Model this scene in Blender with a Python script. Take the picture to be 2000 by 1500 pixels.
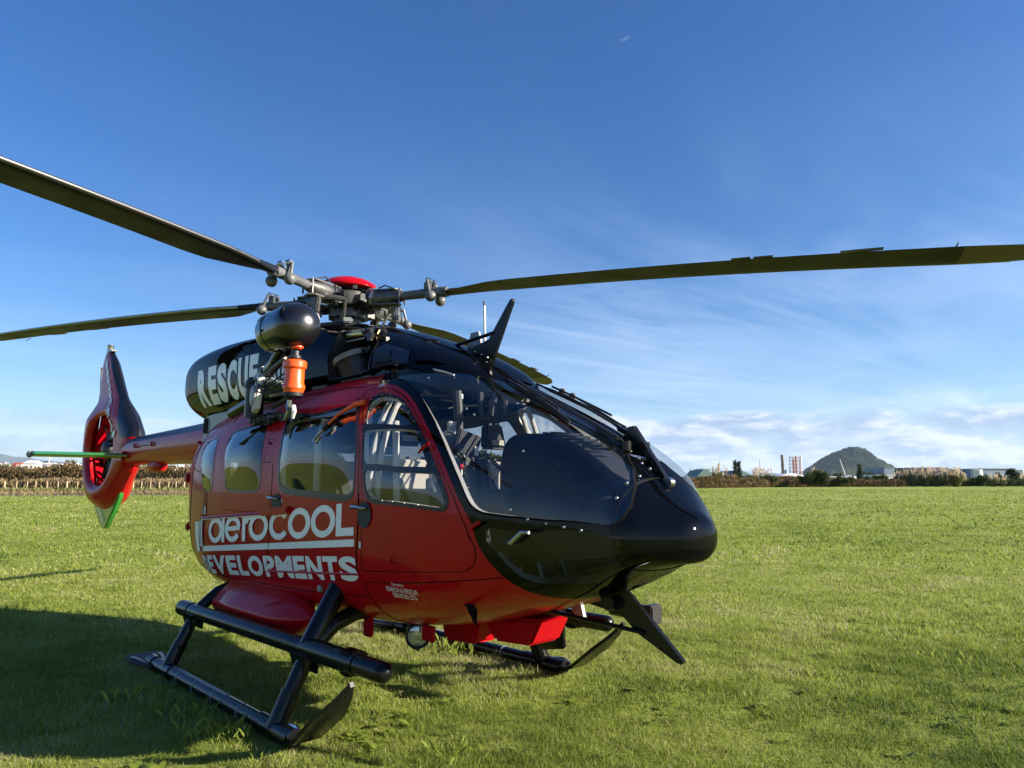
import bpy, bmesh, math, random
import numpy as np
from mathutils import Vector, Matrix
from mathutils.geometry import delaunay_2d_cdt
rnd = random.Random(7)
rng = np.random.default_rng(11)
sc = bpy.context.scene
for o in list(bpy.data.objects): bpy.data.objects.remove(o)
R = math.radians

# ------------------------------------------------------------------ camera
# the helicopter's mast stands over the origin, nose along +x, ground z = 0
YAW, PITCH, CAMZ = R(136.165), 0.13404, 1.6
CAMX, CAMY = 5.721, -3.372
FWD = np.array([math.cos(YAW), math.sin(YAW)]); RGT = np.array([math.sin(YAW), -math.cos(YAW)])
cd = bpy.data.cameras.new('camera'); cam = bpy.data.objects.new('camera', cd); sc.collection.objects.link(cam)
cd.sensor_width = 36; cd.lens = 25.0; cd.clip_start = 0.05; cd.clip_end = 60000
cam.location = (CAMX, CAMY, CAMZ); cam.rotation_euler = (R(90) + PITCH, 0, YAW - R(90))
sc.camera = cam

# ------------------------------------------------------------------ sky, sun, exposure
SUN_AZ, SUN_EL = R(34), R(21)          # azimuth measured from +x towards +y
w = bpy.data.worlds.new("World"); sc.world = w; w.use_nodes = True
nt = w.node_tree; nt.nodes.clear()
def N(t, tree=None, **kw):
    n = (tree or nt).nodes.new(t)
    for k, v in kw.items(): setattr(n, k, v)
    return n
def math_node(tree, op, a, b=None, clamp=False):
    n = tree.nodes.new('ShaderNodeMath'); n.operation = op; n.use_clamp = clamp
    for i, q in enumerate((a, b)):
        if q is None: continue
        if isinstance(q, (int, float)): n.inputs[i].default_value = q
        else: tree.links.new(q, n.inputs[i])
    return n.outputs[0]
def ramp(tree, src, stops, interp='LINEAR'):
    n = tree.nodes.new('ShaderNodeValToRGB'); n.color_ramp.interpolation = interp
    e = n.color_ramp.elements
    while len(e) < len(stops): e.new(0.5)
    for el, (p, c) in zip(e, stops):
        el.position = p; el.color = (c, c, c, 1) if isinstance(c, (int, float)) else (*c, 1)
    tree.links.new(src, n.inputs[0]); return n.outputs[0]
def mixc(tree, fac, a, b, mode='MIX'):
    n = tree.nodes.new('ShaderNodeMix'); n.data_type = 'RGBA'; n.blend_type = mode
    for i, q in ((0, fac), (6, a), (7, b)):
        if isinstance(q, (int, float)): n.inputs[i].default_value = q
        elif isinstance(q, tuple): n.inputs[i].default_value = (*q, 1)
        else: tree.links.new(q, n.inputs[i])
    return n.outputs[2]
def noise(tree, vec, scale, detail=4, rough=.5, dist=0, dim='3D'):
    n = tree.nodes.new('ShaderNodeTexNoise'); n.noise_dimensions = dim
    n.inputs['Scale'].default_value = scale; n.inputs['Detail'].default_value = detail
    n.inputs['Roughness'].default_value = rough; n.inputs['Distortion'].default_value = dist
    if vec is not None: tree.links.new(vec, n.inputs['Vector'])
    return n.outputs[0]
def vmul(tree, vec, s):
    n = tree.nodes.new('ShaderNodeMapping'); n.inputs['Scale'].default_value = s
    tree.links.new(vec, n.inputs['Vector']); return n.outputs[0]
SKY_STRENGTH = 0.061
sky = N('ShaderNodeTexSky', sky_type='NISHITA', sun_disc=False)
sky.sun_elevation = SUN_EL; sky.sun_rotation = R(90) - SUN_AZ
sky.air_density = 1.0; sky.dust_density = 0.35; sky.ozone_density = 4.0; sky.altitude = 0
hs = N('ShaderNodeHueSaturation'); hs.inputs['Saturation'].default_value = SKY_SAT = 1.26; hs.inputs['Hue'].default_value = 0.511; hs.inputs['Value'].default_value = 1.0
nt.links.new(sky.outputs[0], hs.inputs['Color'])
tc = N('ShaderNodeTexCoord'); sep = N('ShaderNodeSeparateXYZ'); nt.links.new(tc.outputs['Generated'], sep.inputs[0])
zz = sep.outputs[2]
el = math_node(nt, 'ARCSINE', math_node(nt, 'MINIMUM', zz, 1.0))            # elevation, radians
# cirrus: streaks on a high flat layer (x/z, y/z)
zc = math_node(nt, 'MAXIMUM', zz, 0.03)
cmb = N('ShaderNodeCombineXYZ')
nt.links.new(math_node(nt, 'DIVIDE', sep.outputs[0], zc), cmb.inputs[0]); nt.links.new(math_node(nt, 'DIVIDE', sep.outputs[1], zc), cmb.inputs[1])
mp = N('ShaderNodeMapping'); mp.inputs['Rotation'].default_value = (0, 0, R(-28)); mp.inputs['Scale'].default_value = (.55, .16, 1)
nt.links.new(cmb.outputs[0], mp.inputs[0])
ci = noise(nt, mp.outputs[0], 1.5, 9, .64, 1.1)
ci = ramp(nt, ci, [(.40, 0), (.70, 1)])
mp2 = N('ShaderNodeMapping'); mp2.inputs['Location'].default_value = (1.3, .4, 0); mp2.inputs['Scale'].default_value = (.16, .16, 1); nt.links.new(cmb.outputs[0], mp2.inputs[0])
patch = ramp(nt, noise(nt, mp2.outputs[0], 1.0, 2, .5), [(.30, 0), (.58, 1)])
bandc = ramp(nt, math_node(nt, 'DIVIDE', el, 1.0), [(.02, .5), (.09, 1), (.20, .85), (.33, .22), (.5, .04)])
dvn = N('ShaderNodeVectorMath', operation='DOT_PRODUCT'); nt.links.new(tc.outputs['Generated'], dvn.inputs[0]); dvn.inputs[1].default_value = (RGT[0], RGT[1], 0)
azw = ramp(nt, math_node(nt, 'ADD', math_node(nt, 'MULTIPLY', dvn.outputs['Value'], .5), .5), [(.25, .25), (.45, .45), (.58, 1)])   # more cirrus towards the sun's side
ci = math_node(nt, 'MULTIPLY', math_node(nt, 'MULTIPLY', math_node(nt, 'MULTIPLY', ci, patch), bandc), azw)
mp5 = N('ShaderNodeMapping'); mp5.inputs['Scale'].default_value = (2.0, 4.2, 1); mp5.inputs['Rotation'].default_value = (0, 0, R(35)); nt.links.new(cmb.outputs[0], mp5.inputs[0])
wisp = ramp(nt, noise(nt, mp5.outputs[0], 1.9, 7, .62, .4), [(.69, 0), (.85, 1)])
wisp = math_node(nt, 'MULTIPLY', wisp, ramp(nt, el, [(.12, 0), (.25, .6), (.9, .5)]))
# thin veil towards the horizon
veil = ramp(nt, el, [(.0, .38), (.06, .28), (.14, .09), (.26, .0)])
# low cumulus bank
mp3 = N('ShaderNodeMapping'); mp3.inputs['Scale'].default_value = (1, 1, 3.2); mp3.inputs['Location'].default_value = (.37, 2.1, .0); nt.links.new(tc.outputs['Generated'], mp3.inputs[0])
cu = noise(nt, mp3.outputs[0], 7.5, 8, .60, .25)
mp4 = N('ShaderNodeMapping'); mp4.inputs['Scale'].default_value = (1, 1, 3.2); mp4.inputs['Location'].default_value = (.37 + .012, 2.1 + .012, .022); nt.links.new(tc.outputs['Generated'], mp4.inputs[0])
cu2 = noise(nt, mp4.outputs[0], 7.5, 8, .60, .25)
cband = ramp(nt, el, [(.0, .5), (.035, .85), (.075, .75), (.105, .18), (.14, 0)])
cmask = ramp(nt, math_node(nt, 'MULTIPLY', cu, cband), [(.25, 0), (.36, 1)])
lit = ramp(nt, math_node(nt, 'ADD', math_node(nt, 'MULTIPLY', math_node(nt, 'SUBTRACT', cu, cu2), 5.0), .45), [(.15, 0), (.85, 1)])
K = 1.0
ccol = mixc(nt, lit, (2.2 * K, 3.0 * K, 4.6 * K), (5.8 * K, 6.0 * K, 6.5 * K))
softn = ramp(nt, noise(nt, mp2.outputs[0], 2.3, 5, .6, .6), [(.36, 0), (.66, 1)])
soft = math_node(nt, 'MULTIPLY', math_node(nt, 'MULTIPLY', ramp(nt, el, [(.04, .25), (.11, .62), (.19, .42), (.28, 0)]), softn), ramp(nt, math_node(nt, 'ADD', math_node(nt, 'MULTIPLY', dvn.outputs['Value'], .5), .5), [(.46, .1), (.60, 1)]))
veil = math_node(nt, 'MAXIMUM', veil, soft)
c1 = mixc(nt, veil, hs.outputs[0], (2.9 * K, 4.2 * K, 6.5 * K))
c2 = mixc(nt, math_node(nt, 'MAXIMUM', math_node(nt, 'MULTIPLY', ci, .72), wisp), c1, (5.0 * K, 6.0 * K, 7.6 * K))
c3 = mixc(nt, math_node(nt, 'MULTIPLY', math_node(nt, 'MULTIPLY', cmask, .9), ramp(nt, math_node(nt, 'ADD', math_node(nt, 'MULTIPLY', dvn.outputs['Value'], .5), .5), [(.25, .35), (.45, .5), (.56, 1)])), c2, ccol)
bg = N('ShaderNodeBackground'); bg.inputs['Strength'].default_value = SKY_STRENGTH
nt.links.new(c3, bg.inputs['Color'])
wo = N('ShaderNodeOutputWorld'); nt.links.new(bg.outputs[0], wo.inputs['Surface'])
sd = bpy.data.lights.new('sun', 'SUN'); sun = bpy.data.objects.new('sun', sd); sc.collection.objects.link(sun)
sd.energy = 5.0; sd.angle = R(0.53); sd.color = (1.0, .90, .76)
dvec = Vector((-math.cos(SUN_EL) * math.cos(SUN_AZ), -math.cos(SUN_EL) * math.sin(SUN_AZ), -math.sin(SUN_EL)))
sun.rotation_euler = dvec.to_track_quat('-Z', 'Y').to_euler(); sun.location = (8, 8, 12)
sc.view_settings.view_transform = 'Standard'; sc.view_settings.look = 'None'
sc.view_settings.exposure = 1.5; sc.view_settings.gamma = 1; sc.view_settings.use_curve_mapping = False
sc.render.engine = 'CYCLES'
sc.cycles.use_denoising = True; sc.cycles.max_bounces = 10; sc.cycles.transparent_max_bounces = 24
sc.cycles.sample_clamp_indirect = 6; sc.cycles.caustics_reflective = False; sc.cycles.caustics_refractive = False

# ------------------------------------------------------------------ helpers
def ground_at(u, depth):
    """ground point seen along the photo column u, at a distance along the view axis"""
    p = np.array([CAMX, CAMY]) + depth * (FWD + RGT * (u - 1000) / 1388.8)
    return float(p[0]), float(p[1])
def mat(name, color, rough=.5, metal=0, coat=0, spec=.5, coat_rough=.03, emit=None):
    m = bpy.data.materials.new(name); m.use_nodes = True
    b = m.node_tree.nodes['Principled BSDF']
    b.inputs['Base Color'].default_value = (*color, 1); b.inputs['Roughness'].default_value = rough
    b.inputs['Metallic'].default_value = metal; b.inputs['Coat Weight'].default_value = coat
    b.inputs['Coat Roughness'].default_value = coat_rough; b.inputs['Specular IOR Level'].default_value = spec
    return m
def vary(m, c1, c2, scale, detail=4, bump=0, bscale=None, rough=None):
    """object-space noise between two colours, with optional fine relief and uneven gloss"""
    t = m.node_tree; b = t.nodes['Principled BSDF']
    g = t.nodes.new('ShaderNodeTexCoord')
    n = noise(t, g.outputs['Object'], scale, detail, .6)
    r = ramp(t, n, [(.3, c1), (.7, c2)]); t.links.new(r, b.inputs['Base Color'])
    if rough:
        t.links.new(ramp(t, noise(t, g.outputs['Object'], scale * 1.7, 5, .6), [(.3, rough[0]), (.75, rough[1])]), b.inputs['Roughness'])
    if bump:
        bp = t.nodes.new('ShaderNodeBump'); bp.inputs['Strength'].default_value = bump; bp.inputs['Distance'].default_value = .01
        t.links.new(noise(t, g.outputs['Object'], bscale or scale * 4, 5, .6), bp.inputs['Height']); t.links.new(bp.outputs[0], b.inputs['Normal'])
    return m
def glass_mat(name, tint, refl=1.0):
    m = bpy.data.materials.new(name); m.use_nodes = True; t = m.node_tree; t.nodes.clear()
    out = t.nodes.new('ShaderNodeOutputMaterial'); mx = t.nodes.new('ShaderNodeMixShader')
    tr = t.nodes.new('ShaderNodeBsdfTransparent'); tr.inputs[0].default_value = (*tint, 1)
    gl = t.nodes.new('ShaderNodeBsdfGlossy'); gl.inputs['Roughness'].default_value = .012; gl.inputs[0].default_value = (1, 1, 1, 1)
    lw = t.nodes.new('ShaderNodeLayerWeight'); lw.inputs[0].default_value = .5
    f5 = math_node(t, 'POWER', lw.outputs['Facing'], 4.0)
    fac = math_node(t, 'ADD', math_node(t, 'MULTIPLY', f5, .80 * refl), .085 * refl, True)
    t.links.new(fac, mx.inputs[0]); t.links.new(tr.outputs[0], mx.inputs[1]); t.links.new(gl.outputs[0], mx.inputs[2])
    t.links.new(mx.outputs[0], out.inputs[0]); return m
M = {}
M['red'] = vary(mat('red_paint', (.42, .006, .010), .36, 0, .34, .06), (.36, .0022, .008), (.41, .0026, .009), 3)
M['black'] = vary(mat('black_paint', (.004, .005, .008), .40, 0, .42, .0), (.0010, .0012, .002), (.0020, .0022, .0034), 4, rough=(.35, .5))
M['matte_black'] = vary(mat('semi_gloss_black', (.007, .007, .008), .24, 0, 0, .30), (.004, .004, .005), (.008, .008, .009), 6, rough=(.15, .32))
M['rubber'] = mat('black_rubber', (.010, .010, .011), .6)
M['blade'] = vary(mat('blade_grey', (.022, .024, .024), .5, spec=.2), (.006, .007, .010), (.010, .0115, .016), 2.5, rough=(.38, .55))
M['blade_tip'] = mat('blade_tip_tan', (.075, .056, .042), .5)
M['edge'] = mat('leading_edge_metal', (.32, .31, .29), .35, 1)
M['grey'] = vary(mat('grey_paint', (.22, .23, .23), .42), (.19, .20, .20), (.26, .27, .27), 8)
M['steel'] = mat('steel', (.42, .42, .42), .28, 1)
M['titanium'] = vary(mat('dull_titanium', (.20, .20, .19), .40, .7), (.06, .06, .06), (.17, .165, .16), 14)
M['darkmetal'] = vary(mat('dark_metal', (.03, .03, .032), .42, .4), (.02, .02, .022), (.05, .05, .05), 10)
M['hubgrey'] = vary(mat('hub_grey', (.10, .105, .105), .45), (.075, .08, .08), (.13, .135, .135), 9)
M['white'] = mat('white_decal', (.78, .80, .80), .4, 0, .3)
M['satin_black'] = mat('satin_black_panel', (.006, .008, .014), .42, 0, .1, .3)
M['ventgrey'] = mat('vent_plastic', (.075, .085, .10), .5)
M['whitetrim'] = mat('white_trim', (.62, .60, .55), .5)
M['green'] = mat('green_paint', (.03, .24, .035), .3, 0, .8)
M['orange'] = vary(mat('orange_foam', (.75, .085, .008), .38, 0, .3), (.72, .08, .008), (.80, .10, .010), 9)
M['lining'] = vary(mat('grey_lining', (.20, .195, .185), .8), (.18, .175, .165), (.22, .215, .205), 8)
M['dash'] = vary(mat('dark_glareshield', (.016, .017, .021), .62), (.007, .0075, .010), (.012, .0125, .015), 12, bump=.15, bscale=120)
M['seatdark'] = vary(mat('dark_seat_cover', (.03, .032, .036), .7), (.025, .027, .03), (.04, .042, .046), 12)
M['seatlight'] = vary(mat('beige_seat_panel', (.42, .37, .30), .7), (.38, .34, .28), (.46, .41, .34), 10)
M['sheepskin'] = vary(mat('grey_seat_fabric', (.22, .23, .24), .9), (.18, .19, .2), (.28, .29, .30), 30, bump=.4, bscale=90)
M['floor'] = mat('cabin_floor_grey', (.10, .10, .10), .7)
M['hivis'] = vary(mat('yellow_green_fabric', (.42, .50, .03), .8), (.36, .44, .02), (.48, .56, .04), 9)
M['seam'] = mat('dark_seam', (.003, .002, .002), .8, spec=.1)
M['navy_panel'] = mat('navy_satin_panel', (.008, .011, .020), .35, 0, .3, .3)
M['glass'] = glass_mat('clear_acrylic', (.88, .90, .92), .60)
M['glass_side'] = glass_mat('side_acrylic', (.56, .58, .59), .85)
M['glass_tint'] = glass_mat('tinted_acrylic', (.34, .36, .37), .95)
M['chin'] = glass_mat('chin_acrylic', (.42, .45, .46), .4)
M['lamp_glass'] = mat('lamp_glass', (.45, .47, .47), .12, .6, 1)
M['redlight'] = mat('red_plastic', (.5, .01, .01), .3)

for nm in ('red', 'black'):                                   # slight waviness of thin skin panels
    t = M[nm].node_tree; b = t.nodes['Principled BSDF']; g = t.nodes.new('ShaderNodeTexCoord'); bp = t.nodes.new('ShaderNodeBump'); bp.inputs['Strength'].default_value = .10; bp.inputs['Distance'].default_value = .02
    t.links.new(math_node(t, 'ADD', noise(t, g.outputs['Object'], 4.5, 2, .5), math_node(t, 'MULTIPLY', noise(t, g.outputs['Object'], 160, 2, .5), .012)), bp.inputs['Height']); t.links.new(bp.outputs[0], b.inputs['Normal']); t.links.new(bp.outputs[0], b.inputs['Coat Normal'])
def link(o): sc.collection.objects.link(o); return o
def obj(name, V, F, m, parent=None, smooth=True, normals=None, kind=None):
    me = bpy.data.meshes.new(name); me.from_pydata([tuple(map(float, v)) for v in V], [], [tuple(map(int, f)) for f in F])
    me.materials.append(m); me.polygons.foreach_set('use_smooth', [smooth] * len(me.polygons))
    if normals is not None: me.normals_split_custom_set_from_vertices([tuple(map(float, n)) for n in normals])
    me.update()
    o = link(bpy.data.objects.new(name, me)); o.parent = parent
    if kind: o['kind'] = kind
    return o
def tag(o, label, cat, group=None, kind=None):
    o['label'] = label
    if cat: o['category'] = cat
    if group: o['group'] = group
    if kind: o['kind'] = kind
    return o
def empty(name, loc=(0, 0, 0), rz=0):
    o = link(bpy.data.objects.new(name, None)); o.location = loc; o.rotation_euler = (0, 0, rz); o.empty_display_size = .2; return o
class MB:
    """collects primitives that make up ONE mesh"""
    def __init__(s): s.V = []; s.F = []
    def add(s, V, F):
        k = len(s.V); s.V += [tuple(map(float, v)) for v in V]; s.F += [tuple(i + k for i in f) for f in F]; return s
    def box(s, c, d, rot=None, taper=1.0):
        P = []
        for sz in (-1, 1):
            k = taper if sz > 0 else 1
            for sx, sy in ((-1, -1), (1, -1), (1, 1), (-1, 1)): P.append(Vector((sx * d[0] / 2 * k, sy * d[1] / 2 * k, sz * d[2] / 2)))
        if rot is not None: P = [rot @ p for p in P]
        P = [p + Vector(c) for p in P]
        return s.add(P, [(3, 2, 1, 0), (4, 5, 6, 7), (0, 1, 5, 4), (1, 2, 6, 5), (2, 3, 7, 6), (3, 0, 4, 7)])
    def tube(s, pts, r, n=12, cap=True, flat=1.0):
        P = [np.array(p, float) for p in pts]; m = len(P)
        rr = [r] * m if isinstance(r, (int, float)) else list(r)
        V = []; up = None
        for i in range(m):
            d = P[min(i + 1, m - 1)] - P[max(i - 1, 0)]; d = d / (np.linalg.norm(d) + 1e-9)
            if up is None:
                up = np.array([0, 0, 1.]) if abs(d[2]) < .9 else np.array([1., 0, 0])
            u = np.cross(d, up); u /= np.linalg.norm(u) + 1e-9; v = np.cross(u, d); up = v
            for k in range(n):
                a = 2 * math.pi * k / n; V.append(P[i] + rr[i] * (math.cos(a) * u + flat * math.sin(a) * v))
        F = [(i * n + k, i * n + (k + 1) % n, (i + 1) * n + (k + 1) % n, (i + 1) * n + k) for i in range(m - 1) for k in range(n)]
        if cap: F += [tuple(reversed(range(n))), tuple(range((m - 1) * n, m * n))]
        return s.add(V, F)
    def rod(s, a, b, r, n=12, dome=0):
        a = np.array(a, float); b = np.array(b, float); d = (b - a) / np.linalg.norm(b - a)
        if dome:
            q = [math.pi / 2 * i / 5 for i in range(6)]
            pts = [a] + [b + d * r * dome * math.sin(t) for t in q]; rr = [r] + [max(r * math.cos(t), 1e-3) for t in q]
            return s.tube(pts, rr, n)
        return s.tube([a, b], r, n)
    def ball(s, c, r, n=12, m=8):
        P = [np.array([0, 0, -r]) + 0]; V = []; rr = []
        pts = [np.array(c, float) + np.array([0, 0, -r * math.cos(math.pi * i / m)]) for i in range(m + 1)]
        return s.tube(pts, [max(r * math.sin(math.pi * i / m), 1e-4) for i in range(m + 1)], n)
    def lathe(s, c, axis, prof, n=24):
        c = np.array(c, float); d = np.array(axis, float); d /= np.linalg.norm(d); m = len(prof)
        u = np.cross(d, [0, 0, 1.] if abs(d[2]) < .9 else [1., 0, 0]); u /= np.linalg.norm(u); v = np.cross(u, d)
        V = [c + d * h + max(r, 1e-4) * (math.cos(2 * math.pi * k / n) * u + math.sin(2 * math.pi * k / n) * v) for h, r in prof for k in range(n)]
        F = [(i * n + k, i * n + (k + 1) % n, (i + 1) * n + (k + 1) % n, (i + 1) * n + k) for i in range(m - 1) for k in range(n)]
        return s.add(V, F + [tuple(reversed(range(n))), tuple(range((m - 1) * n, m * n))])
    def prism(s, poly, origin, ux, uy, thick):
        """flat outline with thickness; poly in (ux, uy) coordinates"""
        o = np.array(origin, float); ux = np.array(ux, float); uy = np.array(uy, float)
        nn = np.cross(ux, uy); nn = nn / np.linalg.norm(nn) * thick / 2; n = len(poly)
        V = [o + ux * a + uy * b + nn for a, b in poly] + [o + ux * a + uy * b - nn for a, b in poly]
        F = [tuple(range(n)), tuple(reversed(range(n, 2 * n)))] + [(i, i + n, (i + 1) % n + n, (i + 1) % n) for i in range(n)]
        return s.add(V, F)
    def build(s, name, m, parent=None, smooth=True, bevel=0, sharp=35):
        o = obj(name, s.V, s.F, m, parent, smooth)
        me = o.data
        if smooth or bevel:
            bm = bmesh.new(); bm.from_mesh(me)
            if bevel:
                ed = [e for e in bm.edges if len(e.link_faces) == 2 and e.calc_face_angle(0) > R(40)]
                bmesh.ops.bevel(bm, geom=ed, offset=bevel, segments=2, affect='EDGES', clamp_overlap=True)
            for e in bm.edges:
                if len(e.link_faces) == 2 and e.calc_face_angle(0) > R(sharp): e.smooth = False
            for f in bm.faces: f.smooth = True
            bm.to_mesh(me); bm.free()
        return o
def cubic(xs, ys):
    xs = np.asarray(xs, float); ys = np.asarray(ys, float); n = len(xs); h = np.diff(xs); d = np.diff(ys) / h; m = np.zeros(n)
    for i in range(1, n - 1):
        if d[i - 1] * d[i] > 0:
            w1 = 2 * h[i] + h[i - 1]; w2 = h[i] + 2 * h[i - 1]; m[i] = (w1 + w2) / (w1 / d[i - 1] + w2 / d[i])
    m[0] = d[0]; m[-1] = d[-1]
    def f(x):
        x = np.clip(np.asarray(x, float), xs[0], xs[-1]); i = np.clip(np.searchsorted(xs, x) - 1, 0, n - 2); t = (x - xs[i]) / h[i]
        return ((1 + 2 * t) * (1 - t) ** 2) * ys[i] + t * (1 - t) ** 2 * h[i] * m[i] + t * t * (3 - 2 * t) * ys[i + 1] + t * t * (t - 1) * h[i] * m[i + 1]
    return f
def loft_surface(table):
    F = [cubic(table[:, 0], table[:, k]) for k in range(1, 7)]
    def S(x, t):
        """station x, t from -1 (bottom centre) over 0 (widest) to 1 (top centre), starboard side"""
        x = np.asarray(x, float); t = np.asarray(t, float); zb, zt, zm, w, nl, nu = [f(x) for f in F]
        a = t * np.pi / 2; n = np.where(t < 0, nl, nu); c = np.cos(a); s = np.abs(np.sin(a))
        y = -w * np.maximum(c, 1e-9) ** (2 / n)
        z = np.where(t < 0, zm - (zm - zb) * s ** (2 / n), zm + (zt - zm) * s ** (2 / n))
        return np.stack([x + 0 * t, y, z], -1)
    def side(x, z):
        """starboard skin point at side-view position (x, z)"""
        x = np.asarray(x, float); z = np.asarray(z, float); zb, zt, zm, w, nl, nu = [f(x) for f in F]
        lo = z < zm; q = np.where(lo, (zm - z) / (zm - zb), (z - zm) / (zt - zm)); n = np.where(lo, nl, nu)
        y = -w * np.maximum(1 - np.clip(q, 0, 1) ** n, 0) ** (1 / n)
        return np.stack([x, y, z], -1)
    return S, side
def surf_normal(S, x, t, x0, x1):
    e = 2e-3
    xa = np.clip(x - e, x0, x1); xb = np.clip(x + e, x0, x1); ta = np.clip(t - e, -1, 1); tb = np.clip(t + e, -1, 1)
    n = np.cross(S(xb, t) - S(xa, t), S(x, tb) - S(x, ta)); n /= np.linalg.norm(n, axis=-1, keepdims=True) + 1e-12
    return n
def chaikin(P, k=2):
    P = np.array(P, float)
    for _ in range(k):
        Q = np.roll(P, -1, 0); P = np.stack([.75 * P + .25 * Q, .25 * P + .75 * Q], 1).reshape(-1, 2)
    return P
def refine(P, step):
    out = []
    for a, b in zip(P, np.roll(P, -1, 0)):
        n = max(1, int(np.ceil(np.linalg.norm(b - a) / step)))
        for i in range(n): out.append(a + (b - a) * i / n)
    return np.array(out)
def offset_poly(P, d):
    A = .5 * np.sum(P[:, 0] * np.roll(P[:, 1], -1) - np.roll(P[:, 0], -1) * P[:, 1])
    T = np.roll(P, -1, 0) - np.roll(P, 1, 0); T /= np.linalg.norm(T, axis=1, keepdims=True) + 1e-12
    Nn = np.stack([T[:, 1], -T[:, 0]], 1) * (1 if A > 0 else -1)
    return P + Nn * d
def inside(P, q):
    x, y = q[:, 0], q[:, 1]; r = np.zeros(len(q), bool); j = len(P) - 1
    for i in range(len(P)):
        xi, yi = P[i]; xj, yj = P[j]
        c = ((yi > y) != (yj > y)) & (x < (xj - xi) * (y - yi) / (yj - yi + 1e-15) + xi); r ^= c; j = i
    return r
def triangulate(grid, polys):
    """constrained triangulation of grid points plus closed outlines"""
    pts = [tuple(p) for p in grid]; E = []
    for P in polys:
        k = len(pts); n = len(P); pts += [tuple(p) for p in P]; E += [(k + i, k + (i + 1) % n) for i in range(n)]
    r = delaunay_2d_cdt([Vector(p) for p in pts], E, [], 0, 1e-6)
    return np.array([(v.x, v.y) for v in r[0]]), np.array([tuple(f) for f in r[2]], int)

# measured outlines: door, window and paint edges as (station x, skin parameter t), loft tables
OUT={'redblack':[(1.489,0.575),(1.63,0.56),(1.741,0.555),(1.873,0.522),(1.994,0.48),(2.115,0.425),(2.226,0.363),(2.332,0.305),(2.473,0.198),(2.554,0.117),(2.63,0.055),(2.67,0.035),(2.701,0.012),(2.736,-0.015),(2.781,-0.098),(2.847,-0.208),(2.887,-0.323),(2.933,-0.438),(2.983,-0.603),(3.024,-0.758),(3.029,-0.96)],
'chin':[(2.776,0.018),(2.781,0.002),(2.852,-0.057),(2.923,-0.188),(2.978,-0.315),(3.044,-0.385),(3.125,-0.468),(3.21,-0.593),(3.256,-0.672),(3.362,-0.593),(3.513,-0.057),(3.523,0.05),(3.478,0.055),(2.943,0.018)],
'pdoor':[(1.575,0.482),(1.666,0.492),(1.797,0.485),(1.928,0.46),(2.044,0.407),(2.15,0.357),(2.266,0.292),(2.393,0.198),(2.463,0.14),(2.524,0.08),(2.524,0.055),(2.484,0.04),(2.352,0.04),(2.11,0.038),(1.832,0.035),(1.752,0.048),(1.696,0.135),(1.625,0.268),(1.59,0.355),(1.545,0.435)],
'sdoor':[(0.449,0.335),(0.5,0.18),(0.54,0.075),(0.585,0.045),(0.712,0.035),(1.524,0.032),(1.605,0.04),(1.64,0.06),(1.615,0.183),(1.444,0.425),(0.949,0.383),(0.636,0.377),(0.494,0.365)],
'w2':[(-0.626,0.298),(-0.48,0.068),(-0.429,0.038),(0.166,0.04),(0.222,0.062),(0.101,0.338),(0.04,0.353),(-0.485,0.35),(-0.611,0.325)],
'w1':[(-0.944,0.318),(-1.313,0.305),(-1.313,0.24),(-1.091,0.05),(-1.005,0.012),(-0.828,0.02),(-0.783,0.042)],
'glass':[(1.524,0.637),(1.55,0.703),(1.686,0.752),(1.953,0.798),(2.145,0.848),(2.246,0.9),(2.367,0.968),(2.564,0.973),(2.832,0.96),(3.125,0.953),(3.261,0.948),(3.357,0.853),(3.423,0.663),(3.458,0.43),(3.448,0.235),(3.412,0.135),(3.332,0.093),(3.15,0.073),(2.897,0.062),(2.751,0.058),(2.685,0.073),(2.645,0.103),(2.584,0.163),(2.499,0.24),(2.393,0.325),(2.266,0.407),(2.14,0.47),(1.994,0.535),(1.822,0.588),(1.64,0.623)],
'pdoorseam':[(1.393,0.51),(1.474,0.538),(1.701,0.532),(1.888,0.495),(2.024,0.443),(2.261,0.318),(2.428,0.198),(2.554,0.093),(2.615,0.04),(2.655,0.012),(2.706,-0.015),(2.721,-0.062),(2.711,-0.12),(2.67,-0.17),(2.61,-0.19),(1.989,-0.188),(1.706,-0.19),(1.721,0.03),(1.625,0.26)],
'sdoorseam':[(1.393,0.468),(0.984,0.435),(0.505,0.4),(0.368,0.36),(0.404,0.222),(0.434,0.125),(0.454,0.03),(0.444,-0.083),(0.298,-0.305),(1.035,-0.267),(1.64,-0.247),(1.696,0.015),(1.635,0.198)],
'pane_top':[(1.615,0.333),(1.57,0.417),(1.605,0.46),(1.691,0.472),(1.802,0.468),(1.928,0.445),(2.034,0.397),(2.135,0.347),(2.034,0.33),(1.635,0.31)],
'pane_mid':[(1.625,0.282),(2.16,0.323),(2.236,0.28),(2.332,0.18),(2.08,0.157),(1.706,0.15)],
'pane_bot':[(1.721,0.127),(2.085,0.137),(2.347,0.157),(2.388,0.167),(2.438,0.125),(2.494,0.075),(2.489,0.055),(2.448,0.05),(2.11,0.048),(1.842,0.045),(1.777,0.055),(1.736,0.085)]}
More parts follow.
